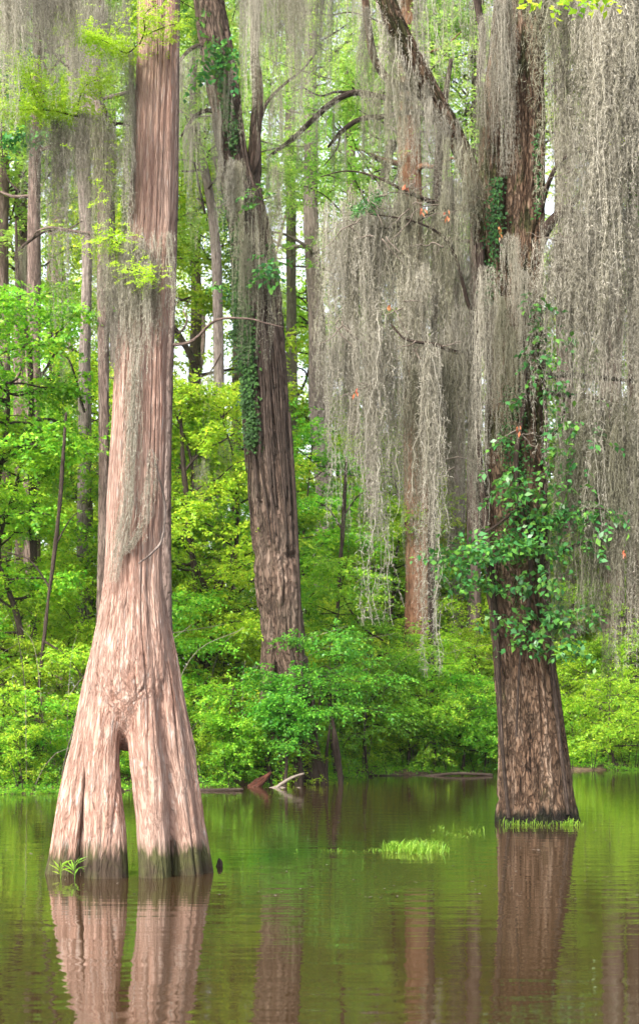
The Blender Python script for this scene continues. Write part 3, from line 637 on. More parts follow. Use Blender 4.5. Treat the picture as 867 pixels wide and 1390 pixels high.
# ------------------------------------------------------------------ background trees
canopy = []
for s_ in range(3):
    mbt, mbl, A, D, g = grow(9, 3.2, 34, 300+s_, .08, low=.0, anchors_per=60, up=.45)
    ml = MB(); sprays(ml, A, D, 14, .65, .15, .20, 1., .2, .3, g)
    canopy.append((mbl.mesh('limbs', M['darkbark']), ml.mesh('crown', M['canopy'])))
bgt = [
 ([(131, 0, 20), (125, 100, 22), (138, 200, 22), (143, 300, 18), (141, 420, 17), (142, 560, 17), (141, 700, 18)], 24, 33, 'bgbark', 'slim brown trunk standing close left of the two-legged cypress'),
 ([(52, -50, 12), (50, 120, 14), (47, 250, 18), (46, 400, 20), (44, 600, 22)], 0, 38, 'bgbark', 'dark forked trunk with crooked limbs near the far left edge'),
 ([(28, 200, 16), (30, 400, 20), (31, 560, 23), (32, 700, 24)], 0, 44, 'bgbark', 'purplish brown trunk seen low at far left between leaves'),
 ([(2, 100, 16), (4, 400, 18), (6, 600, 20), (6, 760, 20)], 0, 42, 'bgbark', 'trunk cut by the left edge of the view'),
 ([(90, -40, 26), (100, 60, 26), (112, 160, 22), (118, 300, 18), (116, 500, 18)], 0, 36, 'greybark', 'moss-veiled grey trunk behind the feathery cypress limb'),
 ([(152, 150, 12), (146, 60, 14), (144, -30, 14)][::-1]+[(150, 300, 15), (158, 500, 16)], 0, 45, 'greybark', 'pale forked trunk left behind the two-legged cypress'),
 ([(240, -40, 12), (236, 150, 14), (234, 300, 16), (229, 450, 17), (224, 600, 19), (224, 800, 20), (225, 900, 22)], 0, 31, 'bgbark', 'reddish trunk hugging the right side of the two-legged cypress'),
 ([(262, 120, 9), (268, 190, 12), (284, 260, 13), (293, 340, 14), (296, 430, 15), (298, 600, 16)], 0, 40, 'greybark', 'bent pale trunk between the two-legged cypress and leaning tree'),
 ([(425, -50, 18), (422, 150, 19), (424, 320, 21), (430, 450, 23), (433, 560, 24), (440, 700, 25)], 0, 48, 'greybark', 'grey brown trunk just right of the leaning tree'),
 ([(550, -60, 26), (553, 80, 29), (556, 200, 30), (560, 400, 32), (565, 620, 34), (568, 800, 36)], 0, 44, 'orangebark', 'smooth orange brown trunk behind the long moss curtain'),
 ([(572, -60, 17), (586, 80, 19), (600, 200, 21), (612, 350, 22), (618, 600, 24)], 0, 47, 'greybark', 'pale grey trunk leaning beside the orange brown one'),
 ([(540, 150, 10), (525, 220, 12), (512, 300, 13), (505, 500, 15)], 0, 46, 'greybark', 'thin pale trunk showing left of the orange brown one'),
 ([(862, 100, 26), (864, 230, 30), (866, 400, 32), (868, 700, 34)], 0, 45, 'darkbark', 'dark trunk at the right edge behind hanging moss'),
 ([(475, 200, 14), (478, 400, 15), (480, 640, 17)], 0, 55, 'bgbark', 'distant thin brown trunk behind the left end of the moss curtain'),
 ([(320, 640, 14), (322, 400, 12), (318, 200, 10)][::-1], 0, 52, 'bgbark', 'distant thin trunk just left of the leaning tree'),
 ([(392, 0, 14), (394, 250, 15), (396, 600, 17)], 0, 56, 'greybark', 'distant grey trunk half hidden by the leaning tree'),
 ([(648, 0, 16), (645, 300, 18), (643, 600, 20)], 0, 46, 'bgbark', 'distant brown trunk left beside the mossy right tree'),
 ([(760, 0, 20), (765, 400, 22), (770, 800, 24)], 0, 47, 'bgbark', 'brown trunk veiled by moss right of the right trunk'),
 ([(815, -40, 26), (822, 200, 28), (828, 450, 30), (832, 800, 32)], 0, 46, 'bgbark', 'thick moss-wrapped trunk near the right edge'),
 ([(75, 0, 12), (78, 300, 14), (80, 600, 16)], 0, 55, 'bgbark', 'distant slim trunk between the far left trees'),
 ([(268, 0, 14), (266, 300, 15), (264, 700, 16)], 0, 58, 'bgbark', 'farthest thin trunk in the gap right of the two-legged cypress'),
 ([(690, 300, 18), (600, 600, 16), (598, 640, 20)][1:], 0, 52, 'bgbark', 'short stretch of brown trunk under the moss curtain'),
]
M['cypbark2'] = barkmat('bark_far_red', (.06, .03, .02), (.16, .085, .06), (.25, .16, .12), patch=(.14, .088, .066), scale=12, bump=.6, dist=.03)
for k, (pts, _, Y, bk, lab) in enumerate(bgt):
    ptop = pts[0]; pts = list(pts); x_f = (pts[-1][0]-CX)/F*Y; zf = float(gz(x_f, Y)[0]); inwater = max(zf, -.3)
    r = rows(pts, Y); r = r[::-1]; r.insert(0, [x_f, Y, inwater-.3, r[0][3]*1.25])
    t = r[-1]; top_z = max(t[2]+3, 17+g2.uniform(0, 5), 27 if Y < 37 else 0); r.append([t[0]+g2.normal(0, .3), Y, top_z, t[3]*.55])
    root = thing('background_cypress', lab, 'tree', (x_f, Y, zf))
    r = [[a-x_f, b-Y, c-zf, d] for a, b, c, d in r]
    mb = MB(); tube(mb, r, 26, .12, bark_disp(t[3]*.12, t[3]*.06, 6, t[3]*.35, 60+k), k)
    for l in range(4):
        i = g2.integers(len(r)//2, len(r)-1); b0 = np.array(r[i][:3])+np.array([0, 0, g2.uniform(-1, 1)]); az = g2.uniform(0, 6.28); Ln = g2.uniform(1.5, 3.5); lp = []; c = b0.copy(); d = np.array([math.cos(az), math.sin(az), .3])
        for q in range(6): lp.append([*c, r[i][3]*.3*(1-.8*q/5)]); c = c+d*Ln/5+g2.normal(0, .12, 3); d = d+g2.normal(0, .2, 3)
        lm = MB(); tube(lm, lp, 6, .15); lm.obj('limb', M[bk], root)
    mb.obj('trunk', M[bk], root)
    cm = canopy[k % 3]; sc = g2.uniform(.85, 1.15); lz = top_z-zf-g2.uniform(6.5, 8)*sc
    link('limbs', cm[0], root, (r[-1][0], 0, lz), k*1.3, (sc, sc, sc)); link('crown', cm[1], root, (r[-1][0], 0, lz), k*1.3, (sc, sc, sc))

# crooked dark limbs that cross the view behind
def bgbranch(label, pts, Y, w=1):
    mb = MB(); rws = rows(pts, Y); tube(mb, rws, 10, .08, bark_disp(.02, .01, 9, .05, int(pts[0][0])))
    return tag(mb.obj('dead_branch', M['darkbark']), label, 'branch')
def bgtree(label, trunk, limbs, Y, mat='darkbark'):
    x_f = (trunk[-1][0]-CX)/F*Y; zf = float(gz(x_f, Y)[0]); root = thing('dark_limbed_tree', label, 'tree', (x_f, Y, zf))
    off = np.array([x_f, Y, zf, 0]); mb = MB(); r = (np.array(rows(trunk, Y))-off)[::-1]; r = np.vstack([[0, 0, -.4, r[0][3]*1.2], r]); tube(mb, r, 14, .1, bark_disp(.02, .01, 9, .06, 3)); mb.obj('trunk', M[mat], root)
    for l in limbs:
        mb = MB(); tube(mb, np.array(rows(l, Y))-off, 8, .08, bark_disp(.012, .008, 9, .04, 5)); mb.obj('limb', M[mat], root)
    return root
bgtree('dark-limbed tree whose arching boughs reach left across the upper middle', [(612, 80, 9), (598, 180, 11), (592, 300, 12), (588, 500, 10), (585, 760, 9)],
       [[(598, 160, 9), (560, 152, 8, -.4), (520, 158, 7, -.4), (488, 162, 6, -.3), (462, 180, 5, -.2), (445, 200, 3)], [(600, 130, 8), (560, 133, 8, -.3), (520, 132, 8, -.4), (480, 126, 7, -.4), (450, 140, 7, -.3), (425, 162, 6, -.2), (395, 190, 5, -.1), (360, 216, 3)],
        [(480, 126, 5, -.4), (455, 125, 4, -.4), (435, 130, 3, -.3), (410, 118, 2, -.3)], [(462, 180, 4, -.2), (458, 200, 3), (440, 225, 2)]], 41)
bgtree('crooked dark tree with fanning boughs at the far left', [(22, 300, 5.0), (25, 380, 6.2), (40, 480, 7.4), (44, 620, 8.7), (46, 760, 9.3)],
       [[(26, 260, 3.7), (10, 240, 3.1), (2, 180, 2.5), (8, 120, 1.9)], [(44, 520, 5.6), (60, 505, 5.0), (78, 478, 4.3), (95, 490, 3.1), (115, 560, 2.5)], [(44, 650, 5.6), (70, 640, 5.0), (95, 590, 5.0), (70, 570, 3.7), (30, 575, 3.1), (0, 570, 2.5)], [(24, 340, 5.0), (60, 315, 4.3), (90, 312, 3.1), (112, 300, 1.9)], [(40, 480, 5.0), (22, 440, 3.7), (5, 430, 2.5)]], 34)
bgtree('dark-limbed tree reaching low boughs behind the leaning tree', [(245, 560, 3.7), (250, 640, 5.6), (262, 760, 6.8), (268, 880, 7.4)],
       [[(250, 640, 4.3), (275, 612, 3.7), (300, 600, 3.1), (318, 588, 1.9)], [(255, 560, 3.7), (262, 520, 3.1), (285, 505, 2.5), (300, 480, 1.9)], [(265, 830, 4.3), (290, 800, 3.7), (310, 770, 3.1), (318, 740, 1.9)], [(264, 700, 3.7), (282, 712, 3.1), (300, 720, 1.9)]], 35)
bgtree('dark-limbed tree crossing the thicket right of the leaning tree', [(470, 620, 3.1), (465, 720, 4.3), (458, 830, 5.0), (455, 950, 5.6)],
       [[(465, 720, 3.1), (445, 690, 2.5), (428, 680, 1.9)], [(460, 800, 3.7), (490, 850, 3.1), (520, 870, 2.5)], [(466, 700, 3.1), (490, 670, 2.5), (515, 668, 1.9)]], 36)
bgtree('leaning grey-limbed tree arching beyond the far left bank', [(90, 560, 3.1), (80, 700, 4.3), (62, 850, 5.6), (50, 980, 6.2)],
       [[(70, 800, 3.7), (40, 760, 3.1), (10, 750, 2.5)], [(76, 740, 3.1), (100, 700, 2.5), (125, 690, 1.9)], [(60, 870, 3.7), (90, 890, 3.1), (120, 930, 1.9)]], 31.5)

# far wood closing the view
def far_wood():
    mb = MB(); g = np.random.default_rng(91)
    n = 30000; x = g.uniform(-42, 46, n); y = g.uniform(66, 98, n); z = g.uniform(0, 44, n)
    f = fbm(np.stack([x*.22, y*.12, z*.26], -1), 5, 3)
    th = .36+.07*np.clip((z-16)/22, 0, 1); k = f > th
    A = np.stack([x, y, z], -1)[k]; sprays(mb, A, g.normal(0, 1, A.shape)*np.array([1, 1, .4]), 12, 1.1, .30, .26, 1., .2, .35, g)
    o_ = tag(mb.obj('far_wood', M['canopy']), 'pale green far-off wood closing the view', 'forest', kind='stuff')
    mb = MB()
    for k in range(34):
        x = g.uniform(-32, 34); y = g.uniform(62, 80); z0 = float(gz(x, y)[0]); h = 30
        rr = g.uniform(.10, .24); tube(mb, [[x, y, z0-.3, rr*1.3], [x+g.normal(0, .5), y, h*.3, rr], [x+g.normal(0, .9), y, h*.65, rr*.8], [x+g.normal(0, 1.2), y, h, rr*.4]], 8, .8)
    tag(mb.obj('far_trunks', M['bgbark']), 'many thin brown trunks within the far wood', 'forest', kind='stuff')
far_wood()

# ------------------------------------------------------------------ spanish moss
def moss_proto(seed, L, W, dp, ns, nf, taper=.75, dark=False, bare=False):
    """hanging festoon of wavy strands and curled fuzz, top at the origin"""
    g = np.random.default_rng(seed); mb = MB(); seg = int(22*L/1.6)+6
    nt = max(5, ns//9); tails = np.stack([g.uniform(-1, 1, nt)*W*.95, g.normal(0, .35, nt)*dp], -1); ids = g.integers(0, nt, ns)
    tl = g.uniform(.25, 1, nt)**1.2; tl[0] = 1; st = g.uniform(-.02, .35, nt)*(1-tl*.6)
    x0 = tails[ids, 0]*.8+g.normal(0, .16, ns)*W; y0 = tails[ids, 1]*.8+g.normal(0, .35, ns)*dp
    ln = L*np.clip(tl[ids]*g.beta(3, 1.6, ns)*1.25, .08, 1.05); z0 = -L*np.maximum(0, st[ids]+g.normal(0, .03, ns)); ln = np.minimum(ln, L*1.02+z0)
    t = np.linspace(0, 1, seg)[None, :]; tz = (ln/L)[:, None]*t; k1 = np.minimum(1, tz*1.6)
    px_ = x0[:, None]*(1-k1*taper)+tails[ids, 0][:, None]*k1*taper; py_ = y0[:, None]*(1-k1*taper)+tails[ids, 1][:, None]*k1*taper
    wob = np.cumsum(g.normal(0, .0095, (ns, seg, 2)), 1); sw = np.sin(tz*L*g.uniform(1, 4, (ns, 1))+g.uniform(0, 6.28, (ns, 1)))*.014
    C = np.stack([px_+wob[..., 0]+sw, py_+wob[..., 1], -t*ln[:, None]+z0[:, None]+0*px_], -1)
    a = g.uniform(0, np.pi, (ns, 1))+np.cumsum(g.normal(0, .5, (ns, seg)), 1); w = .0023*(1-.6*t)
    off = np.stack([np.cos(a)*w, np.sin(a)*w, 0*a], -1)
    V = np.stack([C-off, C+off], 2).reshape(-1, 3)
    i = np.arange(ns)[:, None]*seg*2+np.arange(seg-1)[None, :]*2
    q = np.stack([i, i+1, i+3, i+2], -1).reshape(-1, 4); mb.add(V, q)
    k = g.choice(ns, nf, p=ln/ln.sum()); s_ = (g.uniform(0, 1, nf)**1.1*(seg-1)).astype(int); b = C[k, s_]+g.normal(0, .010, (nf, 3))
    d = norm(g.normal(0, 1, (nf, 3))*np.array([1, 1, .8])+np.array([0, 0, -1.1])); l = g.uniform(.014, .036, nf)[:, None]
    d2 = norm(d+g.normal(0, .8, (nf, 3))+np.array([0, 0, -.6])); sd = norm(np.cross(d, g.normal(0, 1, (nf, 3))))*.0015
    V = np.stack([b-sd, b+sd, b+d*l*.5+sd*.9, b+d*l*.5-sd*.9, b+d*l*.5+d2*l*.5+sd*.25, b+d*l*.5+d2*l*.5-sd*.25], 1).reshape(-1, 3)
    i = np.arange(nf)*6; mb.add(V, np.concatenate([np.stack([i, i+1, i+2, i+3], -1), np.stack([i+3, i+2, i+4, i+5], -1)]))
    return mb
mp = {}
specs = {'long': (1.9, .15, .10, 70, 7600), 'long2': (1.9, .20, .12, 80, 8400), 'wide': (1.6, .29, .15, 96, 9800), 'wide2': (1.8, .34, .16, 104, 10600), 'thin': (2.2, .06, .05, 28, 3400), 'tuft': (.8, .18, .12, 60, 3200), 'tuft2': (.9, .24, .14, 74, 4000), 'wisp': (1.9, .16, .10, 22, 1300), 'wisp2': (1.5, .24, .10, 30, 1700)}
for k, (nm, s_) in enumerate(specs.items()):
    b = moss_proto(400+k, *s_); mp[nm] = (b.mesh('spanish_moss', M['moss']), s_, b)
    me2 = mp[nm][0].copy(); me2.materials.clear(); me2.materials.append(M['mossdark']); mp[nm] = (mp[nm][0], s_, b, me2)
g3 = np.random.default_rng(500); nmoss = 0
def mossat(px_, py_, Y, len_px, kind, label, group, dark=False, wf=1.):
    global nmoss
    me_, s_, b, med = mp[kind]; L = len_px*Y/F; sz = L/s_[0]; sx = (sz**.5)*wf*g3.uniform(.85, 1.2)
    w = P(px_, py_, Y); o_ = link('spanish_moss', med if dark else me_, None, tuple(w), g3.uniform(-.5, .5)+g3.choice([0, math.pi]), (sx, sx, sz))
    o_.rotation_euler.y = g3.normal(0, .02)
    tag(o_, label, 'moss', group); nmoss += 1; return o_
def zone_moss(n, xr, yr, lr, Yr, kinds, label, group, dark=.3, wf=1.):
    for i in range(n):
        x_ = xr[0]+(xr[1]-xr[0])*((i+g3.uniform(0, 1))/n)
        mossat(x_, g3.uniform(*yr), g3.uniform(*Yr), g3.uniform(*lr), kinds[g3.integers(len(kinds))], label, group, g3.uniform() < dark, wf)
WL = ['long', 'long2', 'wide', 'wide2', 'wide']
zone_moss(20, (452, 640), (215, 345), (130, 380), (20.0, 20.8), WL, 'grey moss festoon in the upper moss curtain left of the right trunk', 'upper moss curtain left of the right trunk')
zone_moss(16, (455, 640), (330, 520), (150, 300), (20.0, 20.9), WL, 'grey moss festoon in the lower moss curtain left of the right trunk', 'lower moss curtain left of the right trunk')
mossat(586, 440, 19.9, 470, 'thin', 'longest pale moss tail, ending lowest in front of the thicket', None, False, 1.5)
mossat(588, 470, 20.0, 380, 'long', 'thick pale moss tail just above the longest one', None)
mossat(516, 380, 20.0, 460, 'thin', 'long thin moss tail at the left part of the curtain', None, False, 1.7)
mossat(560, 500, 20.1, 280, 'long', 'moss tail hanging left of the longest pale tail', None, True)
mossat(618, 480, 20.2, 250, 'long2', 'broad moss tail hanging near the climbing vine', None, True)
zone_moss(12, (758, 868), (-130, -70), (260, 430), (19.8, 21.3), WL, 'pale moss festoon falling from above at upper right', 'upper right moss curtain', .15, 1.2)
zone_moss(8, (760, 868), (90, 230), (180, 330), (19.9, 20.9), WL, 'moss festoon hanging over the middle of the upper right curtain', 'middle right moss curtain', .3, 1.1)
zone_moss(12, (756, 868), (270, 350), (230, 400), (19.8, 20.8), WL, 'grey moss festoon in the long curtain right of the right trunk', 'long curtain right of the right trunk', .35, 1.1)
zone_moss(14, (770, 868), (520, 610), (230, 370), (19.9, 20.9), WL, 'moss festoon at the bottom of the right curtain', 'bottom of the right moss curtain', .6, 1.1)
zone_moss(6, (812, 855), (-100, 160), (300, 430), (19.4, 19.8), ['wide'], 'thick pale moss column at the right edge', 'thick moss columns at the right edge', .1, 1.1)
zone_moss(6, (650, 690), (-60, 220), (140, 260), (20.05, 20.25), ['long', 'long2', 'thin'], 'moss festoon lying against the upper right trunk', 'moss on the upper right trunk', .3, .8)
zone_moss(6, (655, 715), (280, 460), (120, 260), (20.0, 20.2), ['long', 'long2', 'thin'], 'moss festoon lying against the middle of the right trunk', 'moss on the middle of the right trunk', .4, .8)
# bough moss
for (x_, y_) in [(520, -10), (535, 30), (548, 55), (560, 85), (575, 110), (590, 135), (604, 160), (620, 190), (505, 60), (520, 95), (545, 112), (498, 10), (640, 240)]:
    mossat(x_+g3.normal(0, 3), y_, 19.8+g3.uniform(-.1, .3), g3.uniform(60, 190), ['tuft', 'tuft2', 'long'][g3.integers(3)], 'moss tuft draped on the thick leaning bough', 'moss on the leaning bough', g3.uniform() < .5, .8)
# overhead middle
def moss_on(path, Y, n, lr, kinds, label, group, dark=.4, wf=.8):
    p_ = spline([(q[0], q[1], 0) for q in path], 60)
    for i in range(n):
        k = int(g3.uniform(3, 59)); mossat(p_[k, 0], p_[k, 1]-1, Y+g3.uniform(-.12, .12), g3.uniform(*lr), kinds[g3.integers(len(kinds))], label, group, g3.uniform() < dark, wf)
WS = ['wisp', 'wisp2', 'thin']
zone_moss(13, (335, 428), (-110, -40), (140, 300), (22, 27), WL, 'moss festoon hanging from above right of the leaning tree top', 'overhead moss right of the leaning tree', .3, .8)
moss_on([(352, 120), (385, 115), (410, 95), (430, 70)], 33, 6, (60, 150), WS, 'thin moss strand on the upper right bough of the leaning tree', 'moss on the leaning tree bough')
moss_on([(598, 160), (560, 152), (520, 158), (488, 162), (462, 180), (445, 200)], 40.6, 8, (40, 110), WS, 'moss wisp under the lower arching bough at upper centre', 'moss under the lower arching bough')
moss_on([(560, 133), (520, 132), (480, 126), (450, 140), (425, 162), (395, 190), (360, 216)], 40.6, 14, (50, 150), WS, 'moss wisp under the upper arching bough at upper centre', 'moss under the upper arching bough')
zone_moss(12, (430, 545), (-90, -30), (100, 230), (24, 28.6), ['wisp', 'wisp2', 'long', 'thin'], 'moss strand falling from above at upper centre', 'overhead moss at upper centre', .4, .7)
zone_moss(7, (560, 650), (-90, -30), (180, 330), (23, 28), ['long', 'wisp2', 'wisp'], 'moss festoon hanging behind the thick leaning bough', 'moss behind the leaning bough', .4, .8)
# upper left
zone_moss(16, (-5, 98), (-90, -30), (110, 250), (12.6, 14.6), WL, 'pale moss festoon filling the upper left corner', 'moss in the upper left corner', .1, .8)
zone_moss(9, (62, 160), (153, 164), (90, 330), (13.5, 13.9), WL+['wisp2'], 'moss festoon hanging from the feathery cypress limb', 'moss under the feathery limb', .1, .8)
zone_moss(7, (85, 150), (-50, 60), (120, 220), (26, 31), WL, 'moss veiling the grey trunk above the feathery limb', 'moss on the grey trunk', .6)
zone_moss(7, (166, 182), (-30, 260), (140, 240), (13.80, 13.9), ['thin', 'long', 'wisp'], 'moss strip clinging to the left side of the two-legged cypress', 'moss down the left side of the two-legged cypress', 0, .55)
zone_moss(10, (154, 212), (310, 372), (90, 170), (13.64, 13.76), ['tuft', 'tuft2', 'wisp'], 'moss tuft wrapped round the two-legged cypress at mid height', 'moss wrapped on the two-legged cypress', .1, .7)
def moss_path(label, pts, Y, wpx, ns, nf, seed, mat='moss'):
    g = np.random.default_rng(seed); mb = MB(); p_ = spline([(*P(q[0], q[1], Y+q[2]), q[3]) for q in pts], 120)
    for _ in range(ns):
        a0 = int(g.uniform(0, 100)); m_ = int(g.uniform(14, 60)); sg = p_[a0:min(a0+m_, 120)]; k = len(sg); o0 = g.normal(0, .5)*wpx/F*Y
        C = sg[:, :3]+np.stack([o0*sg[:, 3]+np.cumsum(g.normal(0, .0035, k)), g.normal(-.015, .012, k), 0*sg[:, 0]], -1)
        w = .0024*np.linspace(1, .5, k)[:, None]; a = g.uniform(0, 3.14)+np.cumsum(g.normal(0, .5, k)); off = np.stack([np.cos(a), np.sin(a), 0*a], -1)*w
        i = np.arange(k-1)*2; mb.add(np.stack([C-off, C+off], 1).reshape(-1, 3), np.stack([i, i+1, i+3, i+2], -1))
        n_ = nf//ns; j = g.integers(0, k, n_); bb = C[j]+g.normal(0, .008, (n_, 3)); d = norm(g.normal(0, 1, (n_, 3))+np.array([0, -.3, -1])); leaves(mb, bb, d, g.normal(0, 1, (n_, 3)), g.uniform(.015, .035, n_), np.full(n_, .0014))
    return tag(mb.obj('spanish_moss', M[mat]), label, 'moss')
moss_path('grey moss strand running down the face of the two-legged cypress', [(186, 425, -.29, 1.6), (183, 500, -.30, 1.), (180, 570, -.31, .8), (176, 640, -.32, .8), (171, 700, -.33, .9), (160, 745, -.33, .8), (152, 790, -.34, .5)], YL, 13, 150, 5200, 71)
moss_path('thinner grey moss strand curving across the lower trunk of the two-legged cypress', [(206, 610, -.29, .6), (204, 670, -.30, .8), (196, 710, -.31, .9), (180, 738, -.33, .7), (166, 752, -.34, .4)], YL, 9, 60, 1900, 72)
mb = MB(); tube(mb, rows([(207, 610, 3, -.27), (214, 640, 3.5, -.26), (222, 672, 4, -.20), (224, 700, 4, -.16), (219, 735, 3.5, -.22), (205, 752, 3, -.30), (188, 765, 2, -.35)], YL), 8, .03, bark_disp(.003, .002, 30, .01, 4)); tag(mb.obj('climbing_vine', M['greybark']), 'thin grey vine winding round the right side of the two-legged cypress', 'vine')
# leaning tree
zone_moss(4, (285, 318), (60, 150), (60, 130), (32.1, 32.3), ['thin', 'wisp'], 'thin moss wisp on the upper stem of the leaning tree', 'moss on the upper leaning tree', .5, .7)
zone_moss(8, (318, 376), (215, 330), (90, 230), (31.9, 32.2), ['long', 'wisp2', 'wisp'], 'moss lying on the swollen middle of the leaning tree', 'moss on the middle leaning tree', .6, .8)
mossat(312, 215, 31.9, 130, 'tuft', 'pointed moss beard at the fork of the leaning tree', None, False, 1.0)
moss_on(LB[0], 32.4, 7, (80, 230), WS+['long'], 'moss strand on the topmost left bough of the leaning tree', 'moss on the top left bough')
moss_on(LB[1], 32.4, 7, (80, 200), WS+['long'], 'moss strand on the second left bough of the leaning tree', 'moss on the second left bough')
for lab, path_, Y_, n_ in [('moss wisp on the arched bough of the far left tree', [(44, 520), (60, 505), (78, 478), (95, 490), (115, 560)], 34, 6), ('moss wisp on the low bough of the far left tree', [(95, 590), (70, 570), (30, 575), (0, 570)], 34, 6),
    ('moss wisp on the upper bough of the far left tree', [(24, 340), (60, 315), (90, 312), (112, 300)], 34, 5), ('moss wisp on the low bough behind the leaning tree', [(250, 640), (275, 612), (300, 600), (318, 588)], 35, 6),
    ('moss wisp on the small high bough behind the leaning tree', [(262, 520), (285, 505), (300, 480)], 35, 4), ('moss wisp on the bough crossing right of the leaning tree', [(466, 700), (490, 670), (515, 668)], 36, 4)]:
    moss_on(path_, Y_, n_, (40, 100), WS, lab, lab+'s', .5, .8)

# orange dead leaves caught in the moss
def deadleaf(label, spots, Y, grp=None):
    for (x_, y_) in spots:
        mb = MB(); g = g3; n = 5; A = np.tile(P(0, 0, Y)*0, (n, 1))+g.normal(0, .03, (n, 3))*np.array([.5, .5, 1.4]); D = np.stack([g.normal(0, .4, n), g.normal(0, .4, n), -np.ones(n)], -1)
        leaves(mb, A, D, np.array([[0, -1, .2]])+g.normal(0, .4, (n, 3)), g.uniform(.05, .09, n), g.uniform(.010, .018, n)); o_ = mb.obj('dead_leaf_cluster', M['deadleaf']); o_.location = P(x_, y_, Y); tag(o_, label, 'dead leaves', grp)
deadleaf('rust orange dead leaves caught in the moss curtain left of right trunk', [(549, 254), (572, 285), (606, 290), (528, 413), (484, 530)], 19.6, 'dead leaves in the left moss curtain')
deadleaf('rust orange dead leaf cluster hanging on the right trunk', [(678, 316)], 19.7)
deadleaf('small rust dead leaf below the tall moss on the right trunk', [(704, 583)], 19.6)
deadleaf('small red leaf in the low right curtain', [(846, 753)], 19.6)
# sprig of resurrection fern on the curtain bough
mb = MB(); A = np.array([P(505+g3.uniform(-22, 22)*1.0, 0, 20)*0+P(xx, 275-(xx-505)*.55+g3.normal(0, 4), 20.1+g3.uniform(-.1, .1)) for xx in g3.uniform(480, 520, 110)])
sprays(mb, A, g3.normal(0, 1, A.shape), 8, .12, .035, .3, .9, .1, .5, g3); tag(mb.obj('fern_clump', M['vine']), 'small dark green fern clump on the bough above the moss curtain', 'fern')
mb = MB(); A = np.array([P(865+g3.normal(0, 10), 250+g3.normal(0, 40), 20.2) for _ in range(60)]); sprays(mb, A, g3.normal(0, 1, A.shape), 8, .2, .07, .34, .9, .3, .5, g3); tag(mb.obj('leafy_sprig', M['deep']), 'dark leafy sprig poking in at the right edge', 'sprig')
mb = MB(); A = np.array([P(835-30*k_+g3.normal(0, 3), 203+g3.normal(0, 3), 19.7) for k_ in (0,) for _ in range(12)]); sprays(mb, A, g3.normal(0, 1, A.shape), 6, .18, .05, .3, .9, .2, .5, g3); tag(mb.obj('leafy_sprig', M['lime']), 'yellow-green sprig tip in the right moss curtain', 'sprig')
for x0_ in (735, 755, 800, 820):
    mb = MB(); A = np.array([P(x0_+g3.normal(0, 8), 2+g3.normal(0, 5), 16) for _ in range(5)]); sprays(mb, A, g3.normal(0, 1, A.shape)*np.array([1, .5, .3]), 5, .2, .11, .35, .9, .3, .4, g3); tag(mb.obj('leafy_sprig', M['lime']), 'bright yellow-green leaf sprig hanging in at the top right', 'sprig', 'leaf sprigs at the top right')
mb = MB(); A = np.array([P(15+g3.normal(0, 22), 120+g3.normal(0, 35), 16) for _ in range(70)]+[P(32+g3.normal(0, 9), 185+g3.normal(0, 10), 16) for _ in range(24)]); sprays(mb, A, g3.normal(0, 1, A.shape)*np.array([1, .5, .5]), 7, .2, .07, .34, .9, .4, .5, g3); tag(mb.obj('leafy_sprig', M['vine']), 'glossy dark green leaves hanging at the far left top', 'sprig')

# ------------------------------------------------------------------ water plants, knee, logs
def grass(name, label, n, xr, Y0, h, cat='grass', kind='stuff', spread_y=.3, clumps=12, g=g3):
    mb = MB(); cx_ = g.uniform(-1, 1, clumps); cy_ = g.uniform(-1, 1, clumps)*np.sqrt(1-cx_**2); hc = g.uniform(.4, 1.1, clumps); wc = g.uniform(.3, 1, clumps)**2; wc /= wc.sum()
    mid, hw = (xr[0]+xr[1])/2, (xr[1]-xr[0])/2
    for k in range(n):
        c = g.choice(clumps, p=wc); Y = Y0+spread_y*(cy_[c]+g.normal(0, .22)); w = (mid+hw*cx_[c]*.85-CX)/F*Y0+g.normal(0, 1)*hw/F*Y0*.13
        hh = h*hc[c]*g.uniform(.35, 1.15); a = g.uniform(0, 6.28); l = g.uniform(.15, 1.1); b = np.array([w, Y, -.02])
        t1 = b+np.array([math.cos(a)*l*hh*.4, math.sin(a)*l*hh*.4, hh*.7]); t2 = b+np.array([math.cos(a)*l*hh*1.1, math.sin(a)*l*hh, hh*g.uniform(.55, 1.05)])
        s_ = np.array([math.sin(a+.6), -math.cos(a+.6), 0])*.0045
        mb.add([b-s_*.5, b+s_*.5, t1+s_, t1-s_, t2+s_*.1, t2-s_*.1], [(0, 1, 2, 3), (3, 2, 4, 5)])
    return tag(mb.obj(name, M['grass']), label, cat, kind=kind)
grass('water_grass', 'bright green grass patch floating on the open water', 1300, (518, 616), 16.3, .14, spread_y=.42, clumps=42)
grass('water_weed', 'thin line of weed sprouts left of the floating grass patch', 120, (430, 522), 16.3, .07, 'weeds', spread_y=.2, clumps=14)
grass('water_weed', 'scattered weed sprouts between grass patch and right trunk', 130, (560, 668), 19.0, .09, 'weeds', spread_y=1.0, clumps=16)
grass('water_weed', 'green weeds lining the waterline before the right trunk', 260, (672, 784), 20.05, .14, 'weeds', spread_y=.12, clumps=26)
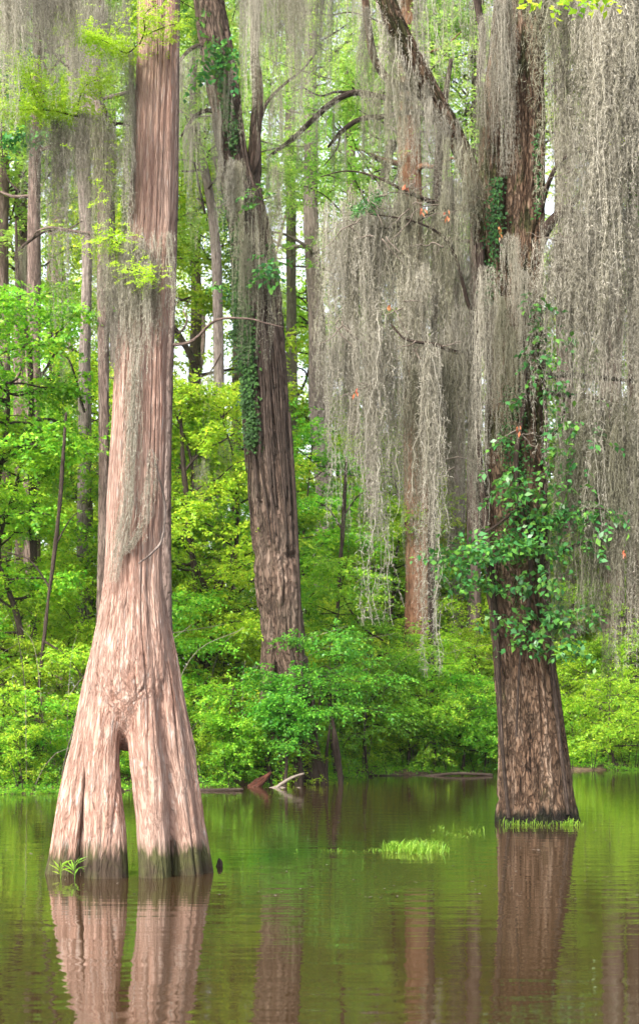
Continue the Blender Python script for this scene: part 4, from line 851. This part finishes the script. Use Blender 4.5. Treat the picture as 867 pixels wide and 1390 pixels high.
def sprout(label, px_, py_, h, n=9):
    Y = CAMZ*F/(py_-HZ); mb = MB(); g = g3
    for k in range(n):
        az = g.uniform(0, 6.28); z = h*g.uniform(.1, .8); A = np.array([[0, 0, z]]); D = np.array([[math.cos(az), math.sin(az)*.6, g.uniform(.3, 1.2)]]); leaves(mb, A, D, np.array([[0, -.5, 1.]]), [h*g.uniform(.5, .8)], [.009])
    tube(mb, [[0, 0, -.05, .004], [.01, 0, h*.5, .003], [0, 0, h*.9, .002]], 5, .03); o_ = mb.obj('sprout', M['grass']); o_.location = ((px_-CX)/F*Y, Y, 0); tag(o_, label, 'sprout')
sprout('leftmost leafy sprout at the foot of the two-legged cypress', 82, 1192, .17)
sprout('largest leafy sprout, middle one at the left leg', 101, 1193, .19, 13)
sprout('rightmost small sprout at the left leg', 123, 1191, .12, 7)
sprout('tiny weed sprout alone on the water at centre', 402, 1160, .05, 5)
mb = MB(); w = P(297, 1176, 14.6); tube(mb, [[0, 0, -.2, .045], [0, 0, -.03, .038], [.01, 0, .04, .028], [.0, 0, .075, .014], [0, 0, .082, .004]], 14, .02, bark_disp(.008, .006, 20, .02, 5)); o_ = mb.obj('cypress_knee', M['darkbark']); o_.location = (w[0], CAMZ*F/(1176-HZ), 0); tag(o_, 'small dark cypress knee poking from the water by the right leg', 'knee')
mb = MB(); tube(mb, rows([(330, 1079, 4), (352, 1073, 5), (375, 1069, 6), (383, 1063, 5), (398, 1055, 4), (413, 1050, 3)], 30.6), 10, .05, bark_disp(.01, .006, 14, .03, 8)); tube(mb, rows([(378, 1068, 4), (392, 1071, 3), (408, 1069, 2)], 30.6), 6, .05); tag(mb.obj('fallen_branch', M['paletwig']), 'bleached forked branch lying at the water edge below the leaning tree', 'branch')
mb = MB(); tube(mb, rows([(338, 1070, 8), (350, 1063, 10), (362, 1054, 8), (368, 1048, 3)], 31.0), 18, .05, bark_disp(.05, .03, 8, .1, 9)); tag(mb.obj('rotten_log', M['logbark']), 'short reddish rotten log by the bleached branch', 'log')
mb = MB(); tube(mb, rows([(165, 1078, 4), (210, 1076, 5), (262, 1073, 5), (330, 1072, 4)], 29.2), 8, .08, bark_disp(.01, .006, 14, .03, 8)); tag(mb.obj('floating_branch', M['darkbark']), 'dark branch lying flat on the bank behind the two-legged cypress', 'branch')
mb = MB(); tube(mb, rows([(498, 1052, 3), (560, 1055, 4), (620, 1050, 4), (668, 1052, 4)], 36.5), 8, .08); tag(mb.obj('floating_branch', M['darkbark']), 'long dark branch afloat at the bank left of the right trunk', 'branch')
mb = MB(); A = np.array([[0, 0, .012]]*3); leaves(mb, A, np.array([[1, .2, .02], [.6, -1, .02], [-1, .3, .05]]), np.array([[0, 0, 1.]]*3), [.07, .06, .06], [.02, .02, .02]); o_ = mb.obj('floating_leaf', M['paletwig']); o_.location = ((727-CX)/F*16.3, 16.3, .0); tag(o_, 'pale dead leaf afloat in the reflection of the right trunk', 'leaf')
mb = MB(); n = 420; yy = 12+g3.uniform(0, 1, n)**1.6*24; xx = g3.uniform(-.24, .24, n)*yy; kp = (fbm(np.stack([xx*.5, yy*.25, 0*xx], -1), 41, 2) > .5)&(yy < bank(xx)-.3); xx = xx[kp]; yy = yy[kp]; n = len(xx)
leaves(mb, np.stack([xx, yy, np.full(n, .006)], -1), np.stack([g3.normal(0, 1, n), g3.normal(0, 1, n), np.full(n, .02)], -1), np.tile([0, 0, 1.], (n, 1)), g3.uniform(.015, .05, n), g3.uniform(.005, .014, n), .05)
tag(mb.obj('floating_litter', M['paletwig']), 'tiny leaf specks afloat on the water', 'litter', kind='stuff')
# haze
if True:
    me = bpy.data.meshes.new('haze'); x0, x1, y0, y1, z0, z1 = -640, 640, -520, 940, -4, 60
    v = [(x, y, z) for x in (x0, x1) for y in (y0, y1) for z in (z0, z1)]
    me.from_pydata(v, [], [(0, 1, 3, 2), (4, 6, 7, 5), (0, 4, 5, 1), (2, 3, 7, 6), (0, 2, 6, 4), (1, 5, 7, 3)]); me.update()
    hm, nt, N, L = newmat('haze'); pv = N.new('ShaderNodeVolumePrincipled'); pv.inputs['Color'].default_value = (.9, .95, .9, 1); pv.inputs['Density'].default_value = .00015
    o = N.new('ShaderNodeOutputMaterial'); L.new(pv.outputs[0], o.inputs['Volume']); me.materials.append(hm)
    tag(link('haze', me), 'thin pale humid air through the swamp', kind='stuff')
print('moss count', nmoss, 'objects', len(bpy.data.objects))
